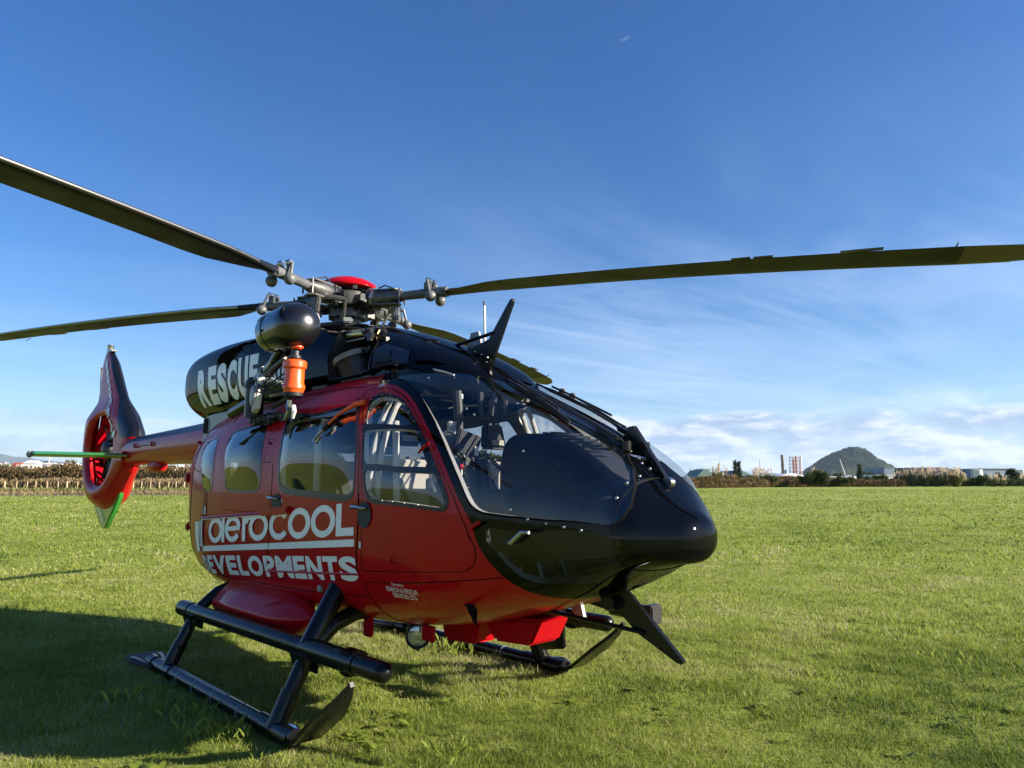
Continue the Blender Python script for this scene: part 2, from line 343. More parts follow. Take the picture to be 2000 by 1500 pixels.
OUTC={'bay':[(0.698,0.48),(0.897,0.534),(1.05,0.564),(1.202,0.422),(1.23,0.309),(1.234,0.165),(1.237,0.001),(1.042,-0.003),(0.733,-0.021),(0.698,0.026),(0.705,0.156),(0.709,0.316)],
'panel':[(1.23,0.294),(1.296,0.413),(1.601,0.395),(1.672,0.15),(1.253,0.017),(1.245,0.152)],
'hatch':[(1.265,0.242),(1.421,0.332),(1.48,0.136),(1.312,0.08)],
'seam':[(1.413,0.865),(1.546,0.579),(1.609,0.402),(1.672,0.15),(1.805,0.197),(1.785,0.492)],
'intake':[(1.715,0.231),(1.808,0.309),(1.957,0.327),(1.883,0.235),(1.719,0.15)],
'port':[(-0.527,0.208),(-0.519,0.163),(-0.554,0.136),(-0.613,0.129),(-0.687,0.147),(-0.757,0.192),(-0.816,0.255),(-0.855,0.33),(-0.855,0.384),(-0.785,0.384),(-0.667,0.327),(-0.574,0.264)]}
ST=np.array([[-2.6,1.6,2.,1.83,0.14,2.2,2.2],
[-2.45,1.3,2.1,1.78,0.34,2.6,2.2],
[-2.2,1.04,2.2,1.7,0.52,3.,2.2],
[-1.8,0.79,2.3,1.6,0.685,3.8,2.25],
[-1.4,0.655,2.37,1.52,0.785,4.3,2.3],
[-0.9,0.6,2.43,1.46,0.845,4.3,2.4],
[-0.4,0.58,2.465,1.41,0.865,3.9,2.5],
[0.2,0.58,2.48,1.38,0.868,3.6,2.65],
[1.,0.58,2.48,1.35,0.87,3.2,2.7],
[1.6,0.6,2.45,1.33,0.868,2.9,2.7],
[2.,0.65,2.37,1.32,0.855,2.8,2.7],
[2.4,0.735,2.2,1.3,0.82,2.7,2.8],
[2.8,0.85,2.01,1.28,0.745,2.6,2.9],
[3.1,0.96,1.855,1.27,0.65,2.5,2.9],
[3.3,1.06,1.72,1.27,0.56,2.4,2.95],
[3.42,1.115,1.61,1.27,0.455,2.35,2.5],
[3.5,1.14,1.525,1.275,0.385,2.3,2.4],
[3.57,1.155,1.465,1.28,0.29,2.2,2.3],
[3.62,1.165,1.43,1.285,0.215,2.1,2.2],
[3.655,1.185,1.4,1.29,0.155,2.05,2.1],
[3.675,1.215,1.365,1.29,0.1,2.,2.],
[3.685,1.25,1.33,1.29,0.05,2.,2.],
[3.688,1.285,1.295,1.29,0.008,2.,2.]])
CS=np.array([[-2.6,2.4,2.74,2.6,0.3,2.2,3.],
[-2.55,2.32,2.86,2.6,0.46,2.2,3.2],
[-2.4,2.22,2.96,2.61,0.58,2.3,3.4],
[-2.,2.16,3.,2.63,0.64,2.4,3.5],
[-1.4,2.13,3.01,2.64,0.68,2.5,3.4],
[-0.7,2.1,2.99,2.63,0.69,2.7,3.2],
[-0.1,2.1,2.965,2.56,0.66,3.2,3.],
[0.4,2.1,2.94,2.5,0.6,4.,2.8],
[0.8,2.1,2.87,2.46,0.56,5.,2.5],
[1.2,2.1,2.76,2.4,0.53,5.,2.3],
[1.6,2.1,2.62,2.35,0.5,5.,2.2],
[1.9,2.1,2.5,2.3,0.44,5.,2.1],
[2.12,2.1,2.38,2.27,0.33,5.,2.1],
[2.28,2.1,2.27,2.24,0.16,5.,2.1]])
# ================================================================== HELICOPTER
heli = tag(empty('helicopter'), 'red and black rescue helicopter parked on the grass, white lettering on its flank', 'helicopter')
S, side = loft_surface(ST)
Sc, cside = loft_surface(CS)
KT = 1.3                                            # metres per unit of t, roughly
def poly(name, k=2, src=None):
    P = refine(np.array((src or OUT)[name]) * [1, KT], .09); return refine(chaikin(P, k), .045)
def skin_part(name, V2, tris, Sf, dom, m, parent, mirror=False, off=0.0, bulge=None, solid=0.0, custom=True):
    """one region of a lofted skin as its own mesh"""
    idx = np.unique(tris); remap = -np.ones(len(V2), int); remap[idx] = np.arange(len(idx))
    x = V2[idx, 0]; t = np.clip(V2[idx, 1] / KT, -1, 1)
    P = Sf(x, t); n = surf_normal(Sf, x, t, *dom)
    F = remap[tris]
    # outward orientation: normals of the starboard skin point to -y
    ref = P - np.stack([x, 0 * x, np.full_like(x, 1.5)], -1)
    if np.sum(np.sum(n * ref, 1)) < 0: n = -n
    fn = np.cross(P[F[:, 1]] - P[F[:, 0]], P[F[:, 2]] - P[F[:, 0]]); flip = np.sum(fn * n[F].mean(1), 1) < 0
    F = np.where(flip[:, None], F[:, ::-1], F)
    P = P + n * off
    if bulge is not None:
        P = P + n * bulge(V2[idx])[:, None]
    nn = n
    if bulge is not None:
        def SB(xx, tt):
            nn_ = surf_normal(Sf, xx, tt, *dom); nn_ = np.where(np.sum(nn_ * n, 1)[:, None] < 0, -nn_, nn_); return Sf(xx, tt) + nn_ * bulge(np.stack([xx, tt * KT], 1), False)[:, None]
        e = 3e-3; nn = np.cross(SB(x + e, t) - SB(x - e, t), SB(x, t + e) - SB(x, t - e)); nn /= np.linalg.norm(nn, axis=1, keepdims=True) + 1e-12
        nn = np.where(np.sum(nn * n, 1)[:, None] < 0, -nn, nn)
    if mirror:
        P = P * [1, -1, 1]; nn = nn * [1, -1, 1]; F = F[:, ::-1]
    if solid:
        # closed sheet: inner face and rim, for panels whose edge can be seen
        k = len(P); cnt = {}
        for f in F:
            for a, b in ((f[0], f[1]), (f[1], f[2]), (f[2], f[0])): cnt[(a, b)] = 1
        rim = [(a, b) for (a, b) in cnt if (b, a) not in cnt]
        V = np.concatenate([P, P - nn * solid]); F2 = [tuple(f) for f in F] + [tuple(reversed([i + k for i in f])) for f in F] + [(b, a, a + k, b + k) for a, b in rim]
        return obj(name, V, F2, m, parent, True, np.concatenate([nn, -nn]) if custom else None)
    return obj(name, P, F, m, parent, True, nn)

DOM = (float(ST[0, 0]), float(ST[-1, 0]))
gx = np.concatenate([np.linspace(-2.6, -2.2, 9), np.arange(-2.12, 3.3, .07), np.linspace(3.3, 3.6, 9), np.linspace(3.62, 3.688, 7)])
gt = np.linspace(-1, 1, 45) * KT
GX, GT = np.meshgrid(gx, gt, indexing='ij'); grid = np.stack([GX.ravel(), GT.ravel()], 1)
jit = rng.normal(0, .002, grid.shape); ed = (np.abs(grid[:, 1]) > KT - 1e-6) | (grid[:, 0] < -2.59) | (grid[:, 0] > 3.6)
grid = grid + np.where(ed[:, None], 0, jit)
P_chin = poly('chin'); P_pd = poly('pdoor'); P_sd = poly('sdoor'); P_w2 = poly('w2'); P_w1 = poly('w1'); P_gl = poly('glass')
P_pt = poly('pane_top', 1); P_pm = poly('pane_mid', 1); P_pb = poly('pane_bot', 1)
P_sdi = offset_poly(P_sd, -.022); P_w2r = offset_poly(P_w2, .012); P_w1r = offset_poly(P_w1, .010)
P_ps = poly('pdoorseam'); P_ss = poly('sdoorseam'); P_psi = offset_poly(P_ps, -.008); P_ssi = offset_poly(P_ss, -.008)
rb = np.array(OUT['redblack']); rb = np.concatenate([rb[:1], .5 * (rb[:-1] + rb[1:]), rb[-1:]])
P_bk = refine(np.concatenate([rb, [(3.03, -.999), (3.687, -.999), (3.687, .999), (1.43, .999), (1.415, .80), (1.43, .667)]]) * [1, KT], .05)
P_ro = refine(np.array([(3.425, -.998), (3.686, -.998), (3.686, .998), (3.425, .998)]) * [1, KT], .05)
P_ros = refine(np.array([(3.416, -.997), (3.425, -.997), (3.425, .997), (3.416, .997)]) * [1, KT], .05)
P_glr = offset_poly(P_gl, .010)
outl = [P_chin, P_pd, P_sd, P_w2, P_w1, P_gl, P_pt, P_pm, P_pb, P_sdi, P_w2r, P_w1r, P_ps, P_ss, P_psi, P_ssi, P_bk, P_ro, P_ros, P_glr]
for P in outl: P[:, 1] = np.clip(P[:, 1], -KT, KT); P[:, 0] = np.clip(P[:, 0], DOM[0], DOM[1])
V2, TR = triangulate(grid, outl)
c2 = V2[TR].mean(1)
area = np.abs(np.cross(V2[TR[:, 1]] - V2[TR[:, 0]], V2[TR[:, 2]] - V2[TR[:, 0]])); TR = TR[area > 1e-9]; c2 = c2[area > 1e-9]
P_bkx = np.concatenate([rb * [1, KT], [(3.05, -1.5 * KT), (4, -1.5 * KT), (4, 1.5 * KT), (1.43, 1.5 * KT), (1.415, .80 * KT), (1.43, .667 * KT)]])
CLS = {'radome': c2[:, 0] > 3.425, 'seam3': (c2[:, 0] > 3.416) & (c2[:, 0] < 3.425), 'nose': inside(P_bkx, c2)}
lab = np.full(len(TR), 'fuselage', dtype=object); free = np.ones(len(TR), bool)
for nm, P in (('chin_window', P_chin), ('pane_top', P_pt), ('pane_mid', P_pm), ('pane_bot', P_pb), ('door_frame', P_pd), ('slide_glass', P_sdi), ('slide_rim', P_sd),
              ('w2', P_w2), ('w2r', P_w2r), ('w1', P_w1), ('w1r', P_w1r), ('windscreen', P_gl), ('wrim', P_glr), ('psi', P_psi), ('seam', P_ps), ('ssi', P_ssi), ('seam2', P_ss),
              ('seam3', P_ros), ('radome', P_ro), ('nose', P_bk)):
    k = free & (inside(P, c2) if nm not in CLS else CLS[nm]); lab[k] = nm; free &= ~k
def pick(*names): return TR[np.isin(lab, names)]
def dist_to(P, q):
    d = np.full(len(q), 1e9)
    for a, b in zip(P, np.roll(P, -1, 0)):
        ab = b - a; s = np.clip(((q - a) @ ab) / (ab @ ab + 1e-12), 0, 1)[:, None]; d = np.minimum(d, np.linalg.norm(q - a - s * ab, axis=1))
    return d
def dome(P, h):
    c = (P.max(0) + P.min(0)) / 2; r = (P.max(0) - P.min(0)) / 2
    def f(q, edge=True):
        u = (q - c) / r; v = h * np.maximum(1 - u[:, 0] ** 4, 0) * np.maximum(1 - u[:, 1] ** 2, 0)
        return v * (1 - np.exp(-(dist_to(P, q) / .03) ** 2)) if edge else v
    return f
both = (False, True)
body = None
for mir in both:
    f = skin_part('fuselage', V2, pick('fuselage'), S, DOM, M['red'], heli, mir)
    body = body or f
    nb = skin_part('nose_shell', V2, pick('nose'), S, DOM, M['black'], heli, mir); nose = nb if not mir else nose
    rx = np.concatenate([np.linspace(3.425, 3.57, 12), np.linspace(3.585, 3.655, 9), [3.665, 3.673, 3.680, 3.685]]); rt = np.linspace(-1, 1, 61)
    RX, RT_ = np.meshgrid(rx, rt, indexing='ij'); RP = S(RX, RT_); full = np.concatenate([RP, (RP * [1, -1, 1])[:, -2:0:-1]], 1); m_ = full.shape[1]; nr = len(rx)
    if not mir:
        RV = np.concatenate([full.reshape(-1, 3), [[3.689, 0, 1.29]]]); RF = [(i * m_ + j, (i + 1) * m_ + j, (i + 1) * m_ + (j + 1) % m_, i * m_ + (j + 1) % m_) for i in range(nr - 1) for j in range(m_)] + [((nr - 1) * m_ + j, nr * m_, (nr - 1) * m_ + (j + 1) % m_) for j in range(m_)]
        nose_r = rd = obj('nose_radome', RV, [tuple(reversed(f)) for f in RF], M['black'], heli, True)
        bmx = bmesh.new(); bmx.from_mesh(rd.data); bmesh.ops.recalc_face_normals(bmx, faces=bmx.faces[:]); bmx.to_mesh(rd.data); bmx.free()
    skin_part('windscreen', V2, pick('windscreen'), S, DOM, M['glass'], heli, mir, off=.002)
    skin_part('windscreen_seal', V2, pick('wrim'), S, DOM, M['seam'], heli, mir, off=.001)
    skin_part('chin_window', V2, pick('chin_window'), S, DOM, M['chin'], heli, mir)
    pdr = skin_part('pilot_door', V2, pick('psi'), S, DOM, M['red'], heli, mir)
    skin_part('door_gap', V2, pick('seam'), S, DOM, M['seam'], heli, mir, off=-.008)
    skin_part('window_frame', V2, pick('door_frame'), S, DOM, M['matte_black'], pdr, mir, off=.005)
    for nm in ('pane_top', 'pane_mid', 'pane_bot'): skin_part('window_pane', V2, pick(nm), S, DOM, M['glass_side'], pdr, mir, bulge=dome({'pane_top': P_pt, 'pane_mid': P_pm, 'pane_bot': P_pb}[nm], .010))
    sdr = skin_part('sliding_door', V2, pick('ssi'), S, DOM, M['red'], heli, mir, off=.006)
    skin_part('door_gap', V2, pick('seam2'), S, DOM, M['seam'], heli, mir, off=-.008)
    skin_part('window_rim', V2, pick('slide_rim'), S, DOM, M['matte_black'], sdr, mir, off=.009)
    skin_part('window_pane', V2, pick('slide_glass'), S, DOM, M['glass_side'], sdr, mir, off=.006, bulge=dome(P_sdi, .050))
    for nm, P in (('w2', P_w2), ('w1', P_w1)):
        cw = skin_part('cabin_window', V2, pick(nm), S, DOM, M['glass_tint'], heli, mir, bulge=dome(P, .050 if nm == 'w2' else .022))
        skin_part('window_rim', V2, pick(nm + 'r'), S, DOM, M['matte_black'], cw, mir, off=.003)
    # inner lining
    V2l = V2; tl = pick('fuselage', 'door_frame', 'slide_rim', 'w2r', 'w1r', 'wrim', 'psi', 'ssi', 'seam', 'seam2'); cc = V2[tl].mean(1)
    tl = tl[(cc[:, 0] > -2.2) & (cc[:, 0] < 3.1)]
    skin_part('cabin_lining', V2, tl, S, DOM, M['lining'], heli, mir, off=-.045)
    tn = pick('nose', 'wrim'); cc = V2[tn].mean(1); tn = tn[cc[:, 0] < 3.36]
    skin_part('nose_lining', V2, tn, S, DOM, M['dash'], heli, mir, off=-.03)
    # reveals: bands joining skin and lining round every opening
    for P, mm_ in ((P_pt, 'whitetrim'), (P_pm, 'whitetrim'), (P_pb, 'whitetrim'), (P_sdi, 'whitetrim'), (P_w2, 'dash'), (P_w1, 'dash'), (P_gl, 'lining'), (P_chin, 'dash')):
        rev = MB()
        x = P[:, 0]; t = P[:, 1] / KT; a = S(x, t); n = surf_normal(S, x, t, *DOM)
        if np.sum(n[:, 1] * a[:, 1]) < 0: n = -n
        b = a - n * .043; a = a - n * .002; sgn = np.array([1, -1 if mir else 1, 1]); a = a * sgn; b = b * sgn; k = len(a)
        pale = np.zeros(k, bool)
        if mm_ == 'lining': pale = (x < 2.95) & (t < .56)
        if P is P_chin: pale = (x < 3.05) & (t < -.06)
        if pale.any():                                   # keep one run of pale edge, the rest of the band is dark
            r0 = int(np.argmax(pale & ~np.roll(pale, 1))); run = 0
            while run < k and pale[(r0 + run) % k]: run += 1
            pale[:] = False; pale[[(r0 + i) % k for i in range(run)]] = True
        for flag, mq in ((False, mm_ if not pale.any() else 'dash'), (True, 'lining')):
            fc = [(i, (i + 1) % k, (i + 1) % k + k, i + k) for i in range(k) if bool(pale[i]) == flag]
            if fc: rev = MB(); rev.add(np.concatenate([a, b]), fc); ro_ = rev.build('window_reveal', M[mq], heli); bmx = bmesh.new(); bmx.from_mesh(ro_.data); bmesh.ops.delete(bmx, geom=[v for v in bmx.verts if not v.link_faces], context='VERTS'); bmx.to_mesh(ro_.data); bmx.free()

# ---- engine cowling
CD = (float(CS[0, 0]), float(CS[-1, 0]))
gx = np.concatenate([np.linspace(-2.6, -2.4, 7), np.arange(-2.32, 2.1, .08), np.linspace(2.1, 2.28, 6)]); gt = np.linspace(-.9, 1, 34) * KT
GX, GT = np.meshgrid(gx, gt, indexing='ij'); gridc = np.stack([GX.ravel(), GT.ravel()], 1)
def cpoly(n, k=2): return refine(chaikin(refine(np.array(OUTC[n]) * [1, KT], .08), k), .05)
C_bay = cpoly('bay', 1); C_pan = cpoly('panel', 1); C_hat = cpoly('hatch', 1); C_int = cpoly('intake', 1); C_port = cpoly('port', 1)
C_pani = offset_poly(C_pan, -.007); C_hati = offset_poly(C_hat, -.007); C_porti = offset_poly(C_port, -.010)
co = [C_bay, C_pan, C_hat, C_int, C_port, C_pani, C_hati, C_porti]
for P in co: P[:, 1] = np.clip(P[:, 1], -.89 * KT, KT)
VC, TC = triangulate(gridc, co); cc2 = VC[TC].mean(1)
lc = np.full(len(TC), 'cowl', dtype=object); fr = np.ones(len(TC), bool)
for nm, P in (('bay', C_bay), ('hatch', C_hati), ('hs', C_hat), ('panel', C_pani), ('ps', C_pan), ('int', C_int), ('port', C_porti), ('pr', C_port)):
    k = fr & inside(P, cc2); lc[k] = nm; fr &= ~k
def cpick(*n): return TC[np.isin(lc, n)]
for mir in both:
    cw = skin_part('engine_cowling', VC, cpick('cowl') if not mir else TC, Sc, CD, M['black'], heli, mir)
    if mir: continue
    cowl = cw
    skin_part('access_panel', VC, cpick('panel'), Sc, CD, M['navy_panel'], cw, off=.004)
    skin_part('panel_gap', VC, cpick('ps', 'hs'), Sc, CD, M['seam'], cw, off=-.004)
    skin_part('hatch', VC, cpick('hatch'), Sc, CD, M['navy_panel'], cw, off=.010)
    skin_part('air_intake', VC, cpick('int'), Sc, CD, M['seam'], cw, off=-.03)
    skin_part('vent_port', VC, cpick('port'), Sc, CD, M['rubber'], cw, off=-.02)
    skin_part('port_rim', VC, cpick('pr'), Sc, CD, M['black'], cw, off=.012)
    # open bay in the cowling's starboard side: walls and what stands in it
    x = C_bay[:, 0]; a = Sc(x, C_bay[:, 1] / KT); b = a * [1, .15, 1] + [0, -.02, 0]; k = len(a)
    MB().add(np.concatenate([a, b]), [(i, (i + 1) % k, (i + 1) % k + k, i + k) for i in range(k)] + [tuple(range(k, 2 * k))]).build('bay_wall', M['darkmetal'], cw, smooth=False)
    MB().tube([(a[i] * [1, 1, 1] + [0, -.006, 0]) for i in list(range(k)) + [0]], .007, 6).build('bay_edge', M['matte_black'], cw)
    MB().lathe((.84, -.36, 2.40), (-.30, -.20, .93), [(-.02, 0), (-.02, .15), (.16, .15), (.165, .165), (.20, .165), (.205, .12), (.12, .11), (.10, 0)]).build('air_duct', M['darkmetal'], cw)
    MB().lathe((.84, -.36, 2.40), (-.30, -.20, .93), [(.155, .152), (.155, .169), (.195, .169), (.195, .152)]).build('duct_ring', M['grey'], cw)
    MB().rod((.72, -.40, 2.76), (1.10, -.38, 2.74), .040, 14).build('gold_canister', mat('gold_metal', (.55, .42, .20), .3, 1), cw)
    MB().rod((.78, -.46, 2.69), (1.02, -.44, 2.69), .007, 6).build('support_rod', M['steel'], cw)
    MB().tube([(1.12, -.45, 2.33), (1.15, -.43, 2.42), (1.22, -.40, 2.48), (1.3, -.38, 2.45)], .05, 10).build('hose', M['rubber'], cw)
    mm = MB()
    for i in range(26):
        p = (.85 + rnd.random() * .45, -.36 - rnd.random() * .10, 2.36 + rnd.random() * .4); mm.box(p, (.03 + .05 * rnd.random(), .03, .02 + .04 * rnd.random()), Matrix.Rotation(rnd.random() * 3, 3, 'Y'))
    mm.build('bay_fittings', M['darkmetal'], cw, smooth=False)['kind'] = 'stuff'
    # exhaust outlet at the rear and the grey engine-deck wall below
    for sy in (-1, 1):
        MB().lathe((-2.36, .27 * sy, 2.60), (-1, .25 * sy, .12), [(-.2, .0), (-.2, .15), (.28, .17), (.29, .165), (.22, .15), (-.1, .13), (-.1, 0)], 20).build('exhaust_pipe', M['darkmetal'], cw)
deck = MB()
prof = [(-2.40, .30), (-2.2, .43), (-1.7, .53), (-1.0, .56)]
VV = []
for x, y in prof: VV += [(x, -y, 1.98), (x + .0, -y, 2.27)]
for x, y in reversed(prof): VV += [(x, y, 1.98), (x, y, 2.27)]
k = len(VV) // 2
deck.add(VV, [(2 * i, 2 * i + 2, 2 * i + 3, 2 * i + 1) for i in range(k - 1)] + [(2 * k - 2, 0, 1, 2 * k - 1)])
dk = deck.build('engine_deck', M['grey'], heli, smooth=False)
for (x, y) in ((-2.28, -.385), (-2.0, -.485)): MB().box((x, y, 2.17), (.10, .03, .16), Matrix.Rotation(R(-24), 3, 'Z')).build('deck_vent', M['rubber'], dk)

# ---- lettering on the skin (flat print, a few mm proud)
def text_polys(s, bold=.02, size=1.0):
    cu = bpy.data.curves.new('t', 'FONT'); cu.body = s; cu.size = size; cu.offset = bold; cu.resolution_u = 4
    o = bpy.data.objects.new('t', cu); sc.collection.objects.link(o)
    dg = bpy.context.evaluated_depsgraph_get(); me = bpy.data.meshes.new_from_object(o.evaluated_get(dg))
    bpy.data.objects.remove(o); return me
def fit_text(s, x0, x1, z0, z1, bold=.02, cut=.06):
    """letters as a flat mesh filling the box, cut finely enough to follow a curved skin"""
    me = text_polys(s, bold); bm = bmesh.new(); bm.from_mesh(me); bpy.data.meshes.remove(me)
    X = [v.co.x for v in bm.verts]; Y = [v.co.y for v in bm.verts]; a, b, c, d = min(X), max(X), min(Y), max(Y)
    for v in bm.verts: v.co = Vector((x0 + (v.co.x - a) / (b - a) * (x1 - x0), z0 + (v.co.y - c) / (d - c) * (z1 - z0), 0))
    for ax, lo, hi in ((Vector((1, 0, 0)), x0, x1), (Vector((0, 1, 0)), z0, z1)):
        q = lo + cut
        while q < hi - .01:
            bmesh.ops.bisect_plane(bm, geom=bm.verts[:] + bm.edges[:] + bm.faces[:], plane_co=ax * q, plane_no=ax); q += cut
    bm.verts.ensure_lookup_table(); bm.verts.index_update()
    V = [(v.co.x, v.co.y) for v in bm.verts]; F = [tuple(v.index for v in f.verts) for f in bm.faces]; bm.free()
    return V, F
def ring(cx, cz, rx, rz, sx, sz, a0=0, a1=360, n=44):
    V = []; m = n + 1
    for i in range(m):
        a = R(a0 + (a1 - a0) * i / n); V += [(cx + rx * math.cos(a), cz + rz * math.sin(a)), (cx + (rx - sx) * math.cos(a), cz + (rz - sz) * math.sin(a))]
    return V, [(2 * i, 2 * i + 2, 2 * i + 3, 2 * i + 1) for i in range(n)]
def rect(x0, x1, z0, z1, lean=0.0):
    nx = max(1, int(abs(x1 - x0) / .05)); nz = max(1, int(abs(z1 - z0) / .04))
    V = [(x0 + (x1 - x0) * i / nx + lean * (z0 + (z1 - z0) * j / nz - z0), z0 + (z1 - z0) * j / nz) for j in range(nz + 1) for i in range(nx + 1)]
    return V, [(j * (nx + 1) + i, j * (nx + 1) + i + 1, (j + 1) * (nx + 1) + i + 1, (j + 1) * (nx + 1) + i) for j in range(nz) for i in range(nx)]
class Print:
    def __init__(s, sidef, base): s.m = MB(); s.sf = sidef; s.base = base; s.k = 0
    def put(s, VF, off=.0085):
        V, F = VF; V = np.array(V); z = V[:, 1] + s.base(V[:, 0]); P = s.sf(V[:, 0], z)
        e = 2e-3; n = np.cross(s.sf(V[:, 0] + e, z) - s.sf(V[:, 0] - e, z), s.sf(V[:, 0], z + e) - s.sf(V[:, 0], z - e)); n /= np.linalg.norm(n, axis=1, keepdims=True) + 1e-12
        n = np.where(n[:, 1:2] > 0, -n, n); P = P + n * (off + -.00008 * s.k); s.k += 1
        a, b, c = (P[F[0][i]] for i in range(3))
        if np.cross(b - a, c - a)[1] > 0: F = [tuple(reversed(f)) for f in F]
        s.m.add(P, F); return s
    def build(s, name, m, parent): return s.m.build(name, m, parent)
H = .212
lg = Print(side, lambda x: 1.245 - .082 * (1.64 - x)); sx, sz = .064, .044
def oval(x0, x1, **k): return ring((x0 + x1) / 2, H / 2, (x1 - x0) / 2, H / 2 + .003, sx, sz, **k)
lg.put(oval(-.79, -.455)); lg.put(rect(-.478, -.414, 0, H))
lg.put(oval(-.405, -.085, a0=8, a1=325)); lg.put(rect(-.36, -.10, H * .43, H * .60))
lg.put(rect(-.055, .008, 0, H)); lg.put(ring(.09, H * .62, .10, H * .38, .058, .046, 62, 172, 14))
lg.put(oval(.075, .415)); lg.put(oval(.435, .765, a0=38, a1=322)); lg.put(oval(.745, 1.078)); lg.put(oval(1.085, 1.415))
lg.put(rect(1.425, 1.492, 0, H)); lg.put(rect(1.492, 1.645, 0, .052))
lg.put(rect(-1.00, 1.65, -.070, -.024)); lg.put(rect(-1.055, -.955, -.024, .205, -.12)); lg.put(rect(-1.20, -1.075, -.070, .20, -.12))
lg.build('lettering', M['white'], body)
dv = Print(side, lambda x: .955 - .0715 * (1.66 - x))
for ch, (a, b) in zip('DEVELOPMENTS', ((-1.03, -.905), (-.88, -.74), (-.725, -.44), (-.42, -.21), (-.18, .0), (.02, .29), (.315, .50), (.52, .785), (.805, .98), (1.0, 1.22), (1.235, 1.43), (1.445, 1.665))):
    dv.put(fit_text(ch, a, b, 0, .160, .045))
dv.build('lettering', M['white'], body)
rs = Print(cside, lambda x: 2.345 + 0 * x)
for ch, (a, b) in zip('RESCUE', ((-1.82, -1.53), (-1.49, -1.27), (-1.24, -1.01), (-.98, -.765), (-.735, -.53), (-.50, -.34))):
    rs.put(fit_text(ch, a, b, 0, .375, .06), .003)
rs.build('lettering', M['white'], cowl); rs = Print(cside, lambda x: 2.335 + 0 * x)
for ch, (a, b) in zip('AIR', ((-.16, -.02), (.0, .03), (.06, .18))): rs.put(fit_text(ch, a, b, .12, .34, .03), .003); 
for ln in (('Operated by', 1.99, 2.10, .960, .984, .0), ('SEARCH & RESCUE', 1.925, 2.20, .926, .955, .01), ('SERVICES LTD', 1.965, 2.165, .890, .919, .01)):
    st = Print(side, lambda x: 0 * x); st.put(fit_text(*ln, cut=.5)); st.build('lettering', M['white'], body)
rs.build('lettering', M['white'], cowl)
st = Print(side, lambda x: 0 * x); st.put(fit_text('EXIT', 1.53, 1.60, 2.235, 2.262, .02), .004); st.build('lettering', M['white'], body)

# ---- door furniture, rails, small fittings on the flank
for mir in both:
    q = np.array([1, -1 if mir else 1, 1])
    def SP(x, z, off=0.0): return (side(x, z) + np.array([0, -off, 0])) * q
    for (x, z) in ((1.70, 1.425), (.49, 1.462)):
        pl = [SP(x + dx + .06, z + dz - .045, .009) for dx, dz in [(.075 * math.cos(a), .085 * math.sin(a)) for a in np.linspace(0, 2 * math.pi, 20, endpoint=False)]]
        MB().add(pl, [tuple(range(20)) if not mir else tuple(reversed(range(20)))]).build('handle_plate', M['rubber'], body, smooth=False)
        MB().tube([SP(x - .06, z + .004, .03), SP(x - .02, z + .004, .045), SP(x + .06, z, .04), SP(x + .085, z - .002, .015)], [.009, .014, .013, .008], 8).build('door_handle', M['steel'], body)
    MB().tube([SP(x, z, .012) for x, z in zip(np.linspace(-.98, .36, 14), np.linspace(1.255, 1.345, 14))], .017, 8, flat=.8).build('door_rail', M['red'], body)
    MB().tube([SP(x, z, .016) for x, z in zip(np.linspace(-.98, .36, 14), np.linspace(1.243, 1.333, 14))], .007, 6).build('rail_strip', M['white'], body)
    MB().box(SP(.55, 1.365, .02), (.46, .05, .055), Matrix.Rotation(R(-4), 3, 'Y')).build('rail_carriage', M['red'], body, bevel=.012)
    MB().tube([SP(x, z, .006) for x, z in zip(np.linspace(.36, 1.67, 12), np.linspace(.905, 1.0, 12))], .009, 8).build('door_rail', M['red'], body)
    MB().lathe(SP(1.12, .85, .005), (0, -1 * q[1], 0), [(0, .026), (.02, .024), (.025, .015), (.026, 0)], 12).build('side_light', M['grey'], body)
    for (x, z) in ((2.30, 1.80), (2.74, 1.36)):
        MB().tube([SP(x - .06, z - .04, .012), SP(x, z, .03), SP(x + .03, z + .012, .03)], [.006, .012, .010], 6).build('hinge', M['red'], pdr if mir else body)
    for i in range(7): MB().ball(SP(.85 + .1 * i - .9, 2.0 - .0 * i, 0), .001, 4, 3) if False else None
# panel joints
def joint(name, pts, r=.0035, off=.0005):
    q = [S(x, t) for x, t in pts]; n = [surf_normal(S, np.array([x]), np.array([t]), *DOM)[0] for x, t in pts]
    for sg in (1, -1): MB().tube([(a + (b if b[1] < 0 else -b) * off) * [1, sg, 1] for a, b in zip(q, n)], r, 4).build(name, M['seam'], body)
L_ = np.linspace
joint('panel_joint', [(x, .64) for x in L_(-.9, 1.40, 24)]); joint('panel_joint', [(x, .55) for x in L_(-.3, 1.36, 18)])
joint('panel_joint', [(-1.52, t) for t in L_(-.75, .55, 24)]); joint('panel_joint', [(-.78 + .05 * t, t) for t in L_(.42, .75, 8)])
joint('panel_joint', [(x, -.40 + .02 * x) for x in L_(-1.5, 1.7, 30)], .003); joint('panel_joint', [(x, -.255) for x in L_(1.72, 2.9, 14)], .003)
joint('panel_joint', [(1.70, t) for t in L_(-.25, -.75, 12)], .003); joint('panel_joint', [(.30 + .04 * t, t) for t in L_(.42, .66, 8)], .003)
joint('panel_joint', [(-2.2 + .9 * abs(t), -.1 + .5 * t) for t in L_(-1, 1, 20)], .003) if False else None
for (x, t, wx, wt) in ((.29, .20, .05, .055), (-.92, -.02, .02, .03), (2.05, -.12, .02, .012)):
    joint('latch_outline', [(x - wx, t - wt), (x + wx, t - wt), (x + wx, t + wt), (x - wx, t + wt), (x - wx, t - wt)], .0028)
joint('panel_joint', [(.425, .135), (.45, .035), (.435, -.083), (.37, -.20), (.29, -.315)], .0028, .0088)
